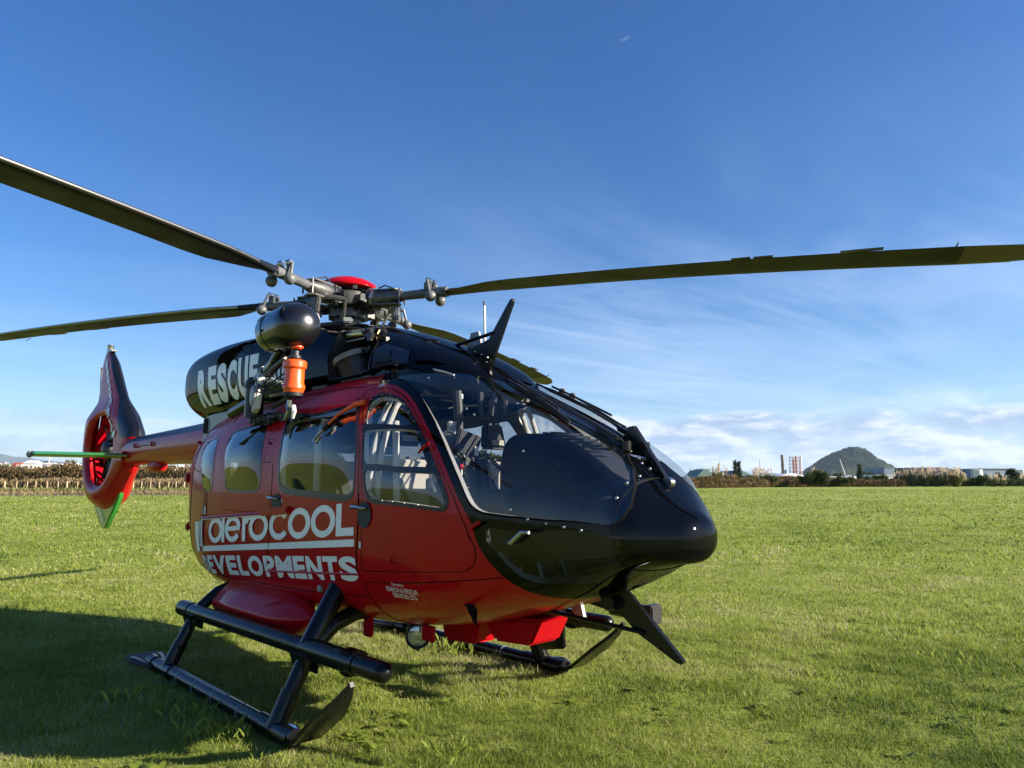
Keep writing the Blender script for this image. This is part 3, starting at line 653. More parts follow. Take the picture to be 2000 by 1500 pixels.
joint('panel_joint', [(-.97, t) for t in L_(.02, -.62, 14)], .0026, .0088); joint('panel_joint', [(-1.03 - .25 * (t + .05) * 0, t) for t in L_(-.02, -.16, 5)], .0022, .0088)
MB().ball(S(.29, .235) + [0, -.002, 0], .012, 8, 6).build('latch', M['seam'], body)
for (x, z, wx, wz) in ((-.93, 1.33, .022, .035), (-.99, 1.34, .008, .05), (1.76, 1.40, .018, .016), (.62, 1.445, .012, .016), (1.715, 1.19, .012, .02)):
    a = side(np.array([x - wx, x + wx, x + wx, x - wx]), np.array([z - wz, z - wz, z + wz, z + wz])) + [0, -.006, 0]; MB().add(a, [(0, 1, 2, 3)]).build('placard', M['whitetrim'], body, smooth=False)
# rivet rows round the cabin windows
rv = MB()
def rivets(P, d, step):
    Q = refine(offset_poly(P, d), step)
    for x, t in Q:
        p = S(x, t / KT); n = surf_normal(S, np.array([x]), np.array([t / KT]), *DOM)[0]; n = n if n[1] < 0 else -n
        rv.add([p + n * .002 + .0055 * np.array([1, 0, 0]), p + n * .002 + .0055 * np.array([0, n[2], -n[1]]), p + n * .002 - .0055 * np.array([1, 0, 0]), p + n * .002 - .0055 * np.array([0, n[2], -n[1]])], [(0, 1, 2, 3)])
rivets(P_w2, .055, .035); rivets(P_w2, .10, .035); rivets(P_w1, .05, .035)
for t0 in (.62, .66, .53): rivets(np.array([(-.9, t0 * KT), (1.38, t0 * KT), (1.38, t0 * KT + .001)]), 0, .05)
for x0 in (-1.49, -1.55, -.36, .24, .38): rivets(np.array([(x0, -.3), (x0, .5), (x0 + .001, .5)]), 0, .045)
rv.build('rivets', M['seam'], body, smooth=False)['kind'] = 'stuff'
tq = np.linspace(-1, 1, 50); ring_ = [S(3.42, t) for t in tq] + [S(3.42, t) * [1, -1, 1] for t in tq[::-1]]
MB().tube(ring_ + [ring_[0]], .0032, 6).build('radome_seam', M['seam'], nose_r)
# bolts along the windscreen's lower edge and on the radome
for (x, t) in ((2.93, .085), (3.03, .06), (3.13, .055), (3.22, .05), (3.30, .045)):
    MB().ball(S(x, t) + np.array([.002, -.004, 0]), .009, 8, 6).build('bolt', M['steel'], nose)
for (x, t) in ((2.44, .55), (2.52, .53), (2.66, .51), (2.93, .42), (1.95, .66)):
    MB().ball(S(x, t) + np.array([0, -.004, .003]), .008, 8, 6).build('bolt', M['steel'], nose)
for (x, t) in ((3.40, .62), (3.405, .40), (3.40, .80)): MB().ball(S(x, t) + np.array([.004, -.006, .003]), .011, 8, 6).build('bolt', M['steel'], nose_r)
for i in range(0, len(P_pd), 6):
    x, t = offset_poly(P_pd, -.012)[i]; MB().ball(S(x, t / KT) + [0, -.006, 0], .0055, 6, 4).build('frame_bolt', M['steel'], pdr)
# pitot tube and hook on the nose
MB().tube([S(2.92, -.005) + [0, -.005, 0], S(2.95, .0) + [.03, -.05, 0], S(3.0, .02) + [.05, -.055, .0], S(3.0, .02) + [.11, -.06, .002]], [.010, .012, .010, .009], 10).build('pitot_tube', M['steel'], heli)
MB().prism([(0, 0), (.12, .02), (.16, .045), (.02, .035)], S(2.88, .0) + [0, -.012, -.02], (1, .15, 0), (0, 0, 1), .05).build('pitot_fairing', M['matte_black'], heli)

# ---- tail boom
def boom_arc(a0, a1, name, m, off=0.0, x0=-1.95, x1=-6.35, n=30, k=18):
    V = []
    for i in range(n + 1):
        s = i / n; x = x0 + (x1 - x0) * s; cz = 2.06 - .035 * s; rz = .27 - .065 * s + off; ry = .235 - .075 * s + off
        for j in range(k + 1):
            a = R(a0 + (a1 - a0) * j / k); V.append((x, ry * math.cos(a), cz + rz * math.sin(a)))
    return obj(name, V, [(i * (k + 1) + j, (i + 1) * (k + 1) + j, (i + 1) * (k + 1) + j + 1, i * (k + 1) + j + 1) for i in range(n) for j in range(k)], m, heli)
tb = boom_arc(-212, 32, 'tail_boom', M['red'])
boom_arc(32, 148, 'boom_spine', M['satin_black'])
for sy in (-1, 1):
    MB().box((-5.0, -.195 * 0 + .196 * sy, 2.085), (.9, .012, .012)).build('antenna_rail', M['grey'], tb)
    for x in (-5.4, -4.65): MB().box((x, .19 * sy, 2.085), (.02, .05, .06)).build('rail_bracket', M['red'], tb)
MB().lathe((-4.9, -.02, 1.79), (1, 0, 0), [(-.28, 0), (-.26, .06), (-.1, .09), (.12, .09), (.2, .06), (.22, 0)]).build('belly_fairing', M['red'], tb)

# ---- shrouded tail rotor and fin
FIN = [(-6.05, 1.80), (-6.45, 1.50), (-6.75, 1.25), (-7.1, 1.12), (-7.5, 1.12), (-7.85, 1.32), (-8.1, 1.7), (-8.2, 2.1), (-8.15, 2.5), (-8.02, 2.85), (-7.97, 3.1), (-8.0, 3.78), (-7.55, 3.80), (-6.77, 2.96), (-6.34, 2.69), (-5.82, 2.27)]
Pf = refine(chaikin(FIN, 1), .07); DC = np.array([-7.2, 2.08]); DR = .565
ci_ = np.stack([DC[0] + DR * np.cos(np.linspace(0, 2 * np.pi, 64, endpoint=False)), DC[1] + DR * np.sin(np.linspace(0, 2 * np.pi, 64, endpoint=False))], 1)
rings = [np.stack([DC[0] + r * np.cos(np.linspace(0, 2 * np.pi, 64, endpoint=False)), DC[1] + r * np.sin(np.linspace(0, 2 * np.pi, 64, endpoint=False))], 1) for r in (.585, .62, .66, .72)]
ins = [offset_poly(Pf, -d) for d in (.015, .05, .10)]
split = np.array([(-5.6, 2.24), (-6.28, 2.24), (-6.50, 2.62), (-7.05, 3.15), (-7.82, 3.95), (-7.2, 4.0), (-5.6, 3.0)])
GXf, GZf = np.meshgrid(np.arange(-8.15, -5.8, .07), np.arange(1.15, 3.8, .07), indexing='ij'); gf = np.stack([GXf.ravel(), GZf.ravel()], 1)
gf = gf[inside(Pf, gf) & (np.linalg.norm(gf - DC, axis=1) > .78)]; gf = gf[dist_to(Pf, gf) > .12]
extra = np.concatenate([r[inside(Pf, r)] for r in rings] + [q[inside(Pf, q) & (np.linalg.norm(q - DC, axis=1) > .61)] for q in ins])
VF, TF = triangulate(np.concatenate([gf, extra]), [Pf, ci_, refine(split, .06)])
cf = VF[TF].mean(1); TF = TF[inside(Pf, cf) & (np.linalg.norm(cf - DC, axis=1) > DR * .998)]; cf = VF[TF].mean(1)
def fin_half(q):
    d = dist_to(Pf, q); z = q[:, 1]
    Hh = np.interp(z, [1.0, 1.3, 2.6, 2.9, 3.8], [.16, .27, .27, .12, .055]) * np.interp(q[:, 0], [-7.2, -6.5, -5.8], [1, .66, .55]); D = np.interp(z, [1.0, 2.6, 3.0, 3.8], [.26, .26, .20, .10])
    s = np.clip(d / D, 0, 1); h = Hh * np.sqrt(np.maximum(1 - (1 - s) ** 2, 0))
    r = np.linalg.norm(q - DC, axis=1) - DR; lip = np.clip(1 - r / .13, 0, 1); return np.maximum(h - .075 * lip ** 2, .004)
hf = fin_half(VF); blackf = inside(split, cf)
def fin_skin(tri, name, m, par):
    idx = np.unique(tri); rm = -np.ones(len(VF), int); rm[idx] = np.arange(len(idx)); F = rm[tri]; n = len(idx)
    a = np.stack([VF[idx, 0], -hf[idx], VF[idx, 1]], 1); b = a * [1, -1, 1]
    e = np.cross(a[F[:, 1]] - a[F[:, 0]], a[F[:, 2]] - a[F[:, 0]])[:, 1]; F = np.where((e > 0)[:, None], F[:, ::-1], F)
    return obj(name, np.concatenate([a, b]), [tuple(f) for f in F] + [tuple(i + n for i in reversed(f)) for f in F], m, par)
tail = fin_skin(TF[~blackf], 'tail_fin', M['red'], heli); fin_skin(TF[blackf], 'fin_leading_panel', M['satin_black'], tail)
hd = float(fin_half(np.array([[DC[0] + DR, DC[1]]]))[0])
dm = MB(); dm.tube([(DC[0], -hd - .004, DC[1]), (DC[0], -.12, DC[1]), (DC[0], .12, DC[1]), (DC[0], hd + .004, DC[1])], [DR + .004, DR - .02, DR - .02, DR + .004], 64, cap=False); dm.build('fan_duct', M['red'], tail)
MB().lathe((DC[0], 0, DC[1]), (0, 1, 0), [(-.17, 0), (-.165, .07), (-.14, .13), (-.09, .17), (.1, .18), (.11, 0)], 28).build('fan_hub', M['darkmetal'], tail)
bl = None
for i in range(10):
    a = 2 * math.pi * i / 10 + .2
    if bl is None:
        bl = MB().prism([(.15, -.045), (.58, -.055), (.58, .055), (.15, .035)], (0, 0, 0), (1, 0, 0), (0, .75, .66), .012).build('fan_blade', M['matte_black'], tail, smooth=False); o = bl
    else: o = link(bl.copy()); o.parent = tail
    o.location = (DC[0], -.03, DC[1]); o.rotation_euler = (0, a, 0)
vn = None
for i in range(10):
    if vn is None: vn = MB().prism([(.17, -.05), (.585, -.05), (.585, .05), (.17, .05)], (0, 0, 0), (1, 0, 0), (0, .9, .35), .018).build('stator_vane', M['red'], tail, smooth=False); o = vn
    else: o = link(vn.copy()); o.parent = tail
    o.location = (DC[0], .14, DC[1]); o.rotation_euler = (0, 2 * math.pi * i / 10 + .05, 0)
MB().lathe((-7.80, 0, 3.77), (0, 0, 1), [(0, .055), (.03, .055), (.035, .05), (.11, .05), (.12, .055), (.135, .05), (.14, 0)], 16).build('beacon', M['steel'], tail)
MB().prism([(0, 0), (.22, 0), (.20, .03), (0, .04)], (-7.75, 0, 3.765), (1, 0, 0), (0, 0, 1), .09).build('beacon_base', M['grey'], tail)
vf = MB().prism([(-6.55, 1.44), (-6.62, 1.30), (-7.16, .86), (-7.24, .82), (-7.42, .82), (-7.50, .86), (-7.95, 1.18), (-7.75, 1.34)], (0, 0, 0), (1, 0, 0), (0, 0, 1), .085).build('ventral_fin', M['green'], tail, bevel=.02)
MB().tube([(-8.06, -.03, 2.95), (-8.12, -.03, 3.55)], .018, 6).build('trailing_rod', mat('brown_rod', (.10, .045, .03), .5), tail)
MB().tube([(-7.95, -.02, 3.65), (-8.05, -.02, 3.60), (-8.10, -.02, 3.5), (-8.22, -.02, 3.5)], .006, 5).build('wire_antenna', M['rubber'], tail)
def fin_text(s, p0, p1, h, m, par, yoff=.016, bold=.02, flat=None):
    V, F = fit_text(s, 0, 1, 0, 1, bold, cut=.07); V = np.array(V); p0 = np.array(p0); p1 = np.array(p1); d = p1 - p0; L = np.linalg.norm(d); n = np.array([-d[1], d[0]]) / L
    q = p0 + V[:, :1] * d + V[:, 1:] * h * n; y = -(fin_half(q) if flat is None else flat) - yoff + 0 * q[:, 0]
    P = np.stack([q[:, 0], y, q[:, 1]], 1); a, b, c = (P[F[0][i]] for i in range(3))
    if np.cross(b - a, c - a)[1] > 0: F = [tuple(reversed(f)) for f in F]
    obj('lettering', P, F, m, par)
fin_text('aerocool', (-7.70, 3.58), (-6.54, 2.24), .13, M['white'], tail)
fin_text('RESCUE.ORG.NZ', (-7.72, 1.20), (-7.28, .90), .085, M['white'], vf, flat=.0425)
# horizontal stabiliser, one each side of the boom
for sy in (-1, 1):
    prof = [(.24, 0), (.16, .035), (0, .045), (-.14, .025), (-.24, 0), (-.14, -.02), (0, -.035), (.16, -.03)]
    st_ = MB(); V = []
    for y in (.16, .75, 1.32): V += [(-6.06 + a, sy * y, 1.955 + b) for a, b in prof]
    k = len(prof); F = [(i * k + j, i * k + (j + 1) % k, (i + 1) * k + (j + 1) % k, (i + 1) * k + j) for i in range(2) for j in range(k)] + [tuple(range(k)), tuple(range(2 * k, 3 * k))]
    if sy < 0: F = [tuple(reversed(f)) for f in F]
    sb = st_.add(V, F).build('stabiliser', M['green'], heli, sharp=60)
    MB().lathe((-6.06, sy * 1.32, 1.955), (0, sy, 0), [(0, .05), (.03, .05), (.05, .03), (.06, 0)], 10).build('tip_light', M['grey'], sb)
    MB().box((-6.06, sy * .19, 1.955), (.36, .12, .13)).build('root_fitting', M['red'], sb, bevel=.03)
# ---- main rotor
HZ = 3.237; TX, TY = -.0208, -.010; ANG = R(-65.95)
hub = MB()
hub.lathe((0, 0, 2.90), (0, 0, 1), [(0, 0), (0, .24), (.06, .22), (.07, .14), (.17, .13), (.18, .17), (.22, .17), (.23, .12), (.26, .12), (.28, .20), (.40, .22), (.42, .10), (.43, 0)], 32)
hubo = hub.build('rotor_hub', M['titanium'], heli)
cap = MB().lathe((0, 0, 3.335), (0, 0, 1), [(0, 0), (0.0, .24), (.015, .275), (.03, .28), (.06, .258), (.095, .20), (.12, .13), (.134, .06), (.137, 0)], 40).build('hub_cap', M['red'], hubo)
MB().lathe((0, 0, 3.30), (0, 0, 1), [(0, 0), (0, .20), (.02, .235), (.024, .235), (.024, 0)], 32).build('cap_base', M['black'], hubo)
mm = MB()
for i in range(60):
    a = 2 * math.pi * rnd.random(); r_ = .16 + .26 * rnd.random(); mm.box((r_ * math.cos(a), r_ * math.sin(a), 3.13 + .15 * rnd.random()), (.04 + .06 * rnd.random(), .03 + .03 * rnd.random(), .02 + .05 * rnd.random()), Matrix.Rotation(a, 3, 'Z'))
mm.build('hub_fittings', M['darkmetal'], hubo, smooth=False)['kind'] = 'stuff'
bolt = None
for i in range(14):
    a = 2 * math.pi * i / 14
    if bolt is None: o = bolt = MB().rod((0, 0, -.035), (0, 0, .035), .017, 8).build('hub_bolt', M['darkmetal'], hubo)
    else: o = link(bolt.copy()); o.parent = hubo
    o.location = (.152 * math.cos(a), .152 * math.sin(a), 3.10)
MB().lathe((0, 0, 2.93), (0, 0, 1), [(0, .32), (.02, .34), (.05, .33), (.06, .2)], 32).build('swashplate', M['darkmetal'], hubo)
for i, (r0, a0) in enumerate(((.34, -120), (.34, -30), (.34, 40), (.34, 150))):
    a = R(a0); MB().box((r0 * math.cos(a), r0 * math.sin(a), 2.985), (.12, .09, .05), Matrix.Rotation(a, 3, 'Z')).build('servo_bracket', M['grey'] if i % 2 else M['darkmetal'], hubo, bevel=.012)
MB().tube([(.12, -.36, 2.96), (.10, -.36, 3.07), (.0, -.38, 3.08), (-.10, -.40, 3.07), (-.12, -.40, 2.96)], .022, 8).build('hydraulic_pipe', M['grey'], hubo)

def blade_mesh():
    """one blade along local +x, leading edge towards +y"""
    V = []; rs = [1.02, 1.12, 1.22, 1.34, 1.48, 1.62, 1.9, 2.4, 3.0, 3.6, 4.2, 4.6, 4.88]
    return rs
def chord(r):
    le = np.interp(r, [.95, 1.08, 1.25, 1.5, 4.9, 5.2, 5.42, 5.5], [.045, .05, .07, .095, .095, .075, .03, -.02])
    te = np.interp(r, [.95, 1.08, 1.25, 1.55, 4.9, 5.2, 5.42, 5.5], [-.045, -.06, -.13, -.24, -.24, -.225, -.16, -.09])
    th = np.interp(r, [.95, 1.08, 1.4, 5.0, 5.5], [.040, .035, .024, .018, .006]); tw = np.interp(r, [1.0, 1.5, 5.5], [R(4), R(3), R(-4.5)]); return le, te, th, tw
def zdroop(r): return .0289 * r - .00814 * r * r
def blade_part(rs, name, m, par):
    V = []; sec = [(0, 0), (.03, .55), (.12, .95), (.28, 1.0), (.6, .55), (1, .06), (1, -.06), (.6, -.40), (.28, -.75), (.12, -.8), (.03, -.5)]; k = len(sec)
    for r in rs:
        le, te, th, tw = chord(r)
        for s, h in sec:
            y = le + (te - le) * s; z = th * h; V.append((r, y * math.cos(tw) - z * math.sin(tw), zdroop(r) + y * math.sin(tw) + z * math.cos(tw)))
    n = len(rs); F = [(i * k + j, (i + 1) * k + j, (i + 1) * k + (j + 1) % k, i * k + (j + 1) % k) for i in range(n - 1) for j in range(k)] + [tuple(reversed(range(k))), tuple(range((n - 1) * k, n * k))]
    F = [tuple(reversed(f)) for f in F]
    q = MB().add(V, F); return q.build(name, m, par, sharp=50)
def edge_strip(par):
    V = []; rs = np.linspace(1.25, 5.2, 24)
    for r in rs:
        le, te, th, tw = chord(float(r))
        for y, z in ((le - .028, th * .80), (le + .002, th * .45), (le + .003, -th * .35), (le - .02, -th * .62)): V.append((r, y * math.cos(tw) - z * math.sin(tw), zdroop(r) + y * math.sin(tw) + z * math.cos(tw) + (.0015 if z > 0 else -.0015)))
    return obj('leading_edge', V, [(i * 4 + j, i * 4 + j + 1, (i + 1) * 4 + j + 1, (i + 1) * 4 + j) for i in range(23) for j in range(3)], M['edge'], par)
def tab(par, r0, r1, h):
    q = MB(); rm = (r0 + r1) / 2; le, te, th, tw = chord(rm)
    q.box((rm, te - h / 2 + .006, zdroop(rm) + te * math.sin(tw) + .004), (r1 - r0, h, .006), Matrix.Rotation(zdroop(rm + .1) - zdroop(rm), 3, 'Y')); return q.build('trim_tab', M['darkmetal'], par, smooth=False)
def make_blade():
    b = blade_part([1.0, 1.08, 1.16, 1.25, 1.36, 1.5, 1.7, 2.1, 2.6, 3.1, 3.6, 4.1, 4.5, 4.89], 'rotor_blade', M['blade'], heli)
    blade_part([4.89, 5.0, 5.1, 5.2, 5.3, 5.38, 5.44, 5.48, 5.5], 'blade_tip', M['blade_tip'], b); edge_strip(b)
    tab(b, 3.45, 3.58, .035); tab(b, 3.60, 3.73, .035); tab(b, 4.16, 4.42, .05)
    MB().tube([(4.82, -.235, zdroop(4.82) - .02), (4.84, -.30, zdroop(4.82) + .02)], .005, 5).build('static_wick', M['rubber'], b)
    # neck and control cuff
    nz = lambda r: .0289 * r
    MB().tube([(.56, 0, nz(.56)), (.75, 0, nz(.75)), (.95, 0, nz(.95)), (1.04, 0, zdroop(1.04))], [.040, .042, .046, .048], 14).build('blade_neck', M['hubgrey'], b)
    MB().tube([(.20, 0, .005), (.26, 0, .008), (.34, 0, .01), (.44, 0, .012), (.52, 0, .015), (.60, 0, .018)], [.075, .098, .092, .082, .062, .045], 18).build('control_cuff', M['titanium'], b)
    for x in (.25, .30, .46): MB().lathe((x, 0, .008), (1, 0, 0), [(0, .10 - .04 * (x > .4)), (0, .108 - .035 * (x > .4)), (.022, .108 - .035 * (x > .4)), (.022, .09 - .04 * (x > .4))], 18).build('clamp_ring', M['steel'] if x == .30 else M['titanium'], b)
    for s in (-1, 1): MB().prism([(.20, -.085), (.54, -.06), (.58, 0), (.54, .06), (.20, .085)], (0, 0, .010 + .066 * s), (1, 0, 0), (0, 1, 0), .014).build('hub_plate', M['hubgrey'], b, bevel=.004)
    MB().box((.36, 0, .01), (.16, .15, .095)).build('damper', M['darkmetal'], b, bevel=.012)
    for s in (-1, 1):
        MB().rod((.58, .05 * s, -.055), (.58, .05 * s, .075), .009, 6).build('pin', M['titanium'], b)
    MB().tube([(.44, 0, -.05), (.38, .14, -.06), (.33, .21, -.065)], [.03, .026, .02], 8).build('pitch_horn', M['titanium'], b)
    MB().tube([(.30, .02, .11), (.38, .03, .14), (.48, .02, .10), (.54, .03, .06)], .007, 5).build('cable', M['rubber'], b)
    # swinging absorber weights on a clevis
    for s in (-1, 1):
        MB().box((.86, .035 * s, nz(.86) + .055), (.07, .022, .075)).build('clevis', M['hubgrey'], b, bevel=.006)
        MB().rod((.875, .02 * s, nz(.86) + .10), (.875, .062 * s, nz(.86) + .10), .026, 12).build('clevis_bush', M['steel'], b)
        MB().tube([(.875, .072 * s, nz(.86) + .10), (.90, .085 * s, nz(.86) + .02), (.92, .09 * s, nz(.86) - .04)], .013, 8).build('weight_arm', M['hubgrey'], b)
        MB().ball((.925, .092 * s, nz(.86) - .055), .049, 16, 10).build('absorber_weight', M['hubgrey'], b)
    return b
def copy_tree(o, parent=None):
    c = link(o.copy()); c.parent = parent
    for ch in list(o.children): copy_tree(ch, c)
    return c
blades = []
b0 = make_blade()
for i in range(4):
    b = b0 if i == 0 else copy_tree(b0, heli)
    blades.append(b)
for i, b in enumerate(blades):
    a = ANG + i * math.pi / 2; sl = TX * math.cos(a) + TY * math.sin(a)
    b.rotation_euler = (0, -math.atan(sl), a); b.location = (0, 0, HZ)
    p = np.array([math.cos(a) * .33 - math.sin(a) * .21, math.sin(a) * .33 + math.cos(a) * .21, HZ - .065])
    q = np.array([math.cos(a + .5) * .30, math.sin(a + .5) * .30, 2.97])
    MB().rod(p, q, .014, 8).build('pitch_link', M['steel'] if i == 1 else M['titanium'], hubo)
    MB().prism([(-.05, 0), (.05, 0), (.03, -.14), (-.03, -.14)], (.50 * math.cos(a + .05), .50 * math.sin(a + .05), HZ - .07), (-math.sin(a), math.cos(a), 0), (0, 0, 1), .05).build('stop_bracket', M['titanium'], hubo, bevel=.01)

# ---- landing gear
def gear(s):
    sk = MB().tube([(-1.02, 1.2 * s, .075), (-.9, 1.2 * s, .062), (1.45, 1.2 * s, .062), (1.60, 1.2 * s, .075)], .052, 16).build('landing_skid', M['matte_black'], heli)
    for x, l in ((-.93, .10), (-.62, .30), (1.30, .34), (1.52, .10)): MB().rod((x - l / 2, 1.2 * s, .063), (x + l / 2, 1.2 * s, .063), .060, 16).build('skid_collar', M['matte_black'], sk)
    for x in (-.28, .05, .42, .85): MB().lathe((x, 1.2 * s, .062), (1, 0, 0), [(0, .0525), (0, .0545), (.012, .0545), (.012, .0525)], 18).build('tape_band', M['grey'], sk)
    MB().box((.05, 1.2 * s - .0 * s, .114), (1.1, .03, .004)).build('wear_strip', M['grey'], sk)
    # upturned toe blade and rear ski plate
    toe = MB(); sec = [(1.52, .03, .05), (1.72, .10, .09), (1.95, .27, .11), (2.12, .41, .050), (2.20, .50, .012)]
    V = []
    for x, z, wd in sec: V += [(x, 1.2 * s - wd, z + .012), (x, 1.2 * s + wd, z + .012), (x + .012, 1.2 * s + wd, z - .012), (x + .012, 1.2 * s - wd, z - .012)]
    n = len(sec); toe.add(V, [(i * 4 + j, i * 4 + (j + 1) % 4, (i + 1) * 4 + (j + 1) % 4, (i + 1) * 4 + j) for i in range(n - 1) for j in range(4)] + [(3, 2, 1, 0), tuple(range(4 * n - 4, 4 * n))])
    toe.build('skid_toe', M['matte_black'], sk)
    MB().tube([(1.45, 1.2 * s + .03, .11), (1.55, 1.2 * s + .03, .12), (1.62, 1.2 * s + .03, .09)], .014, 6).build('toe_bracket', M['steel'], sk)
    MB().prism([(-1.28, -.12), (-1.20, -.15), (-.95, -.15), (-.80, -.07), (-.80, .07), (-.95, .15), (-1.20, .15), (-1.28, .12)], (0, 1.2 * s, .05), (1, 0, -.02), (0, 1, 0), .02).build('ski_plate', M['rubber'], sk)
    for y in (-.11, .11): MB().tube([(-1.27, 1.2 * s + y, .06), (-1.1, 1.2 * s + y, .09), (-.85, 1.2 * s + y * .6, .075)], .012, 6).build('plate_rail', M['matte_black'], sk)
    # long step tube
    stp = MB().rod((-.86, 1.0 * s, .495), (2.20, 1.0 * s, .525), .060, 20, dome=.9).build('step_tube', M['matte_black'], heli)
    MB().rod((-.90, 1.0 * s, .495), (-.68, 1.0 * s, .497), .066, 20).build('tube_collar', M['matte_black'], stp)
    MB().rod((1.30, 1.0 * s, .517), (1.95, 1.0 * s, .523), .067, 20).build('tube_collar', M['matte_black'], stp)
    MB().box((1.86, 1.0 * s, .52), (.10, .10, .145)).build('step_clamp', M['matte_black'], stp, bevel=.012)
    MB().box((1.80, .93 * s, .555), (.20, .06, .035)).build('step_bracket', M['matte_black'], stp, bevel=.01)
    for x in (-.60, 1.34):
        pl = [(-.11, .0), (.11, .0), (.055, -.13), (-.055, -.13)]
        for y in (-.04, .05): MB().prism(pl, (x, (1.02 + y) * s, .49), (1, 0, 0), (0, .15 * s, .98), .012).build('gusset_plate', M['matte_black'], stp)
    return sk, stp
g1 = gear(-1); g2 = gear(1)
def cross(x, r):
    pts = []
    for s, flip in ((-1, 0), (1, 1)):
        q = [(x, 1.2 * s, .075), (x, 1.12 * s, .24), (x, 1.03 * s, .42), (x, .95 * s, .54), (x, .82 * s, .645), (x, .66 * s, .70), (x, .45 * s, .715)]
        pts += q if not flip else q[::-1]
    c = MB().tube(pts, r, 16).build('cross_tube', M['matte_black'], heli)
    for s in (-1, 1):
        MB().tube([(x, 1.205 * s, .06), (x, 1.13 * s, .22), (x, 1.105 * s, .275)], r * 1.18, 16).build('tube_sleeve', M['matte_black'], c)
        MB().box((x + .055, 1.14 * s, .24), (.02, .02, .04)).build('sleeve_bolt', M['matte_black'], c, bevel=.006)
    return c
cross(1.34, .056); cross(-.60, .048)
MB().tube([(1.34, -1.0, .53), (1.32, -.87, .72), (1.29, -.74, .90)], [.062, .068, .070], 18).build('step_strut', M['matte_black'], heli)
MB().tube([(1.34, 1.0, .53), (1.32, .87, .72), (1.29, .74, .90)], [.062, .068, .070], 18).build('step_strut', M['matte_black'], heli)
# sponson, keel boxes and things under the belly
sp = MB(); V = []
sec_ = [(-.60, .775), (-.735, .755), (-.755, .748), (-.905, .605), (-.915, .585), (-.905, .545), (-.865, .485), (-.80, .445), (-.70, .43), (-.56, .44)]; k = len(sec_)
sx_ = [(-.52, .90), (-.50, 1.0), (-.1, 1.0), (.35, 1.0), (.52, .97), (.66, .86), (.78, .68), (.87, .46), (.93, .22), (.95, .03)]
for x, q in sx_:
    for (y, z) in sec_: V.append((x - (.10 * (y + .75) / .15 if x > .5 else 0) * (1 - q), -.735 + (y + .735) * q, .645 + (z - .645) * q))
n = len(sx_); sp.add(V, [(i * k + j, (i + 1) * k + j, (i + 1) * k + (j + 1) % k, i * k + (j + 1) % k) for i in range(n - 1) for j in range(k)] + [tuple(range(k)), tuple(reversed(range((n - 1) * k, n * k)))])
spo = sp.build('sponson', M['red'], heli, sharp=75)
for i in range(4): MB().lathe((-.42 + .28 * i, -.74, .757), (0, 0, 1), [(0, .012), (.006, .008), (.007, 0)], 8).build('sponson_bolt', M['seam'], spo)
kb = MB(); 
def wedge(x0, x1, x2, x3, zt, zb, y0, y1, name):
    V = []
    for y in (y0, y1): V += [(x0, y, zt), (x1, y, zt + .05), (x2, y, zb + .02), (x3, y, zb)]
    MB().add(V, [(0, 1, 2, 3), (7, 6, 5, 4), (0, 4, 5, 1), (1, 5, 6, 2), (2, 6, 7, 3), (3, 7, 4, 0)]).build(name, M['red'], heli, bevel=.02)
wedge(2.03, 2.60, 2.50, 2.17, .70, .560, -.13, .15, 'belly_fairing')
wedge(1.56, 1.98, 1.93, 1.60, .62, .475, -.09, .13, 'belly_fairing')
MB().prism([(0, 0), (.10, .0), (.13, -.11), (.06, -.11)], (2.46, .30, .80), (1, 0, 0), (0, 0, 1), .03).build('blade_antenna', M['grey'], heli)
MB().prism([(0, 0), (.22, .055), (.34, .30), (.42, .30), (.30, 0), (.02, -.055)], (1.42, 1.06, .26), (1, 0, 0), (0, -.5, 1), .03).build('step_hook', M['matte_black'], heli)
ft = MB().rod((2.30, .95, .66), (2.66, .95, .66), .055, 14).build('camera_pod', M['matte_black'], heli)
MB().box((2.66, .95, .66), (.07, .13, .13)).build('pod_cap', M['darkmetal'], ft, bevel=.01)
MB().tube([(2.30, .95, .66), (2.1, .85, .72), (1.9, .72, .78)], .03, 8).build('pod_arm', M['matte_black'], ft)
lh = MB().lathe((1.66, -.36, .555), (.80, -.55, -.15), [(-.10, 0), (-.09, .05), (-.02, .082), (.03, .085), (.032, .078), (.02, .072)], 20).build('landing_light', M['rubber'], heli)
MB().lathe((1.66, -.36, .555), (.80, -.55, -.15), [(.018, .073), (.03, .05), (.034, 0)], 20).build('light_lens', M['lamp_glass'], lh)
MB().tube([(1.58, -.36, .62), (1.56, -.36, .56), (1.62, -.37, .47), (1.70, -.38, .47)], .010, 6).build('light_guard', M['rubber'], lh)
MB().box((1.86, -.42, .605), (.12, .03, .10)).build('belly_bracket', M['red'], heli, bevel=.006)
MB().box((1.36, -.56, .60), (.09, .03, .14)).build('belly_bracket', M['red'], heli, bevel=.006)
mm = MB()
for i in range(14): mm.box((1.3 + .5 * rnd.random(), -.1 + .3 * rnd.random(), .58 + .03 * rnd.random()), (.05 + .1 * rnd.random(), .08, .05))
mm.build('belly_fittings', M['rubber'], heli, smooth=False)['kind'] = 'stuff'
MB().prism([(0, .02), (.06, -.005), (.16, -.09), (.13, -.01), (.06, .03)], side(2.44, .88) + [0, -.002, 0], (1, .18, 0), (0, .45, 1), .02).build('drain_scoop', M['seam'], heli)

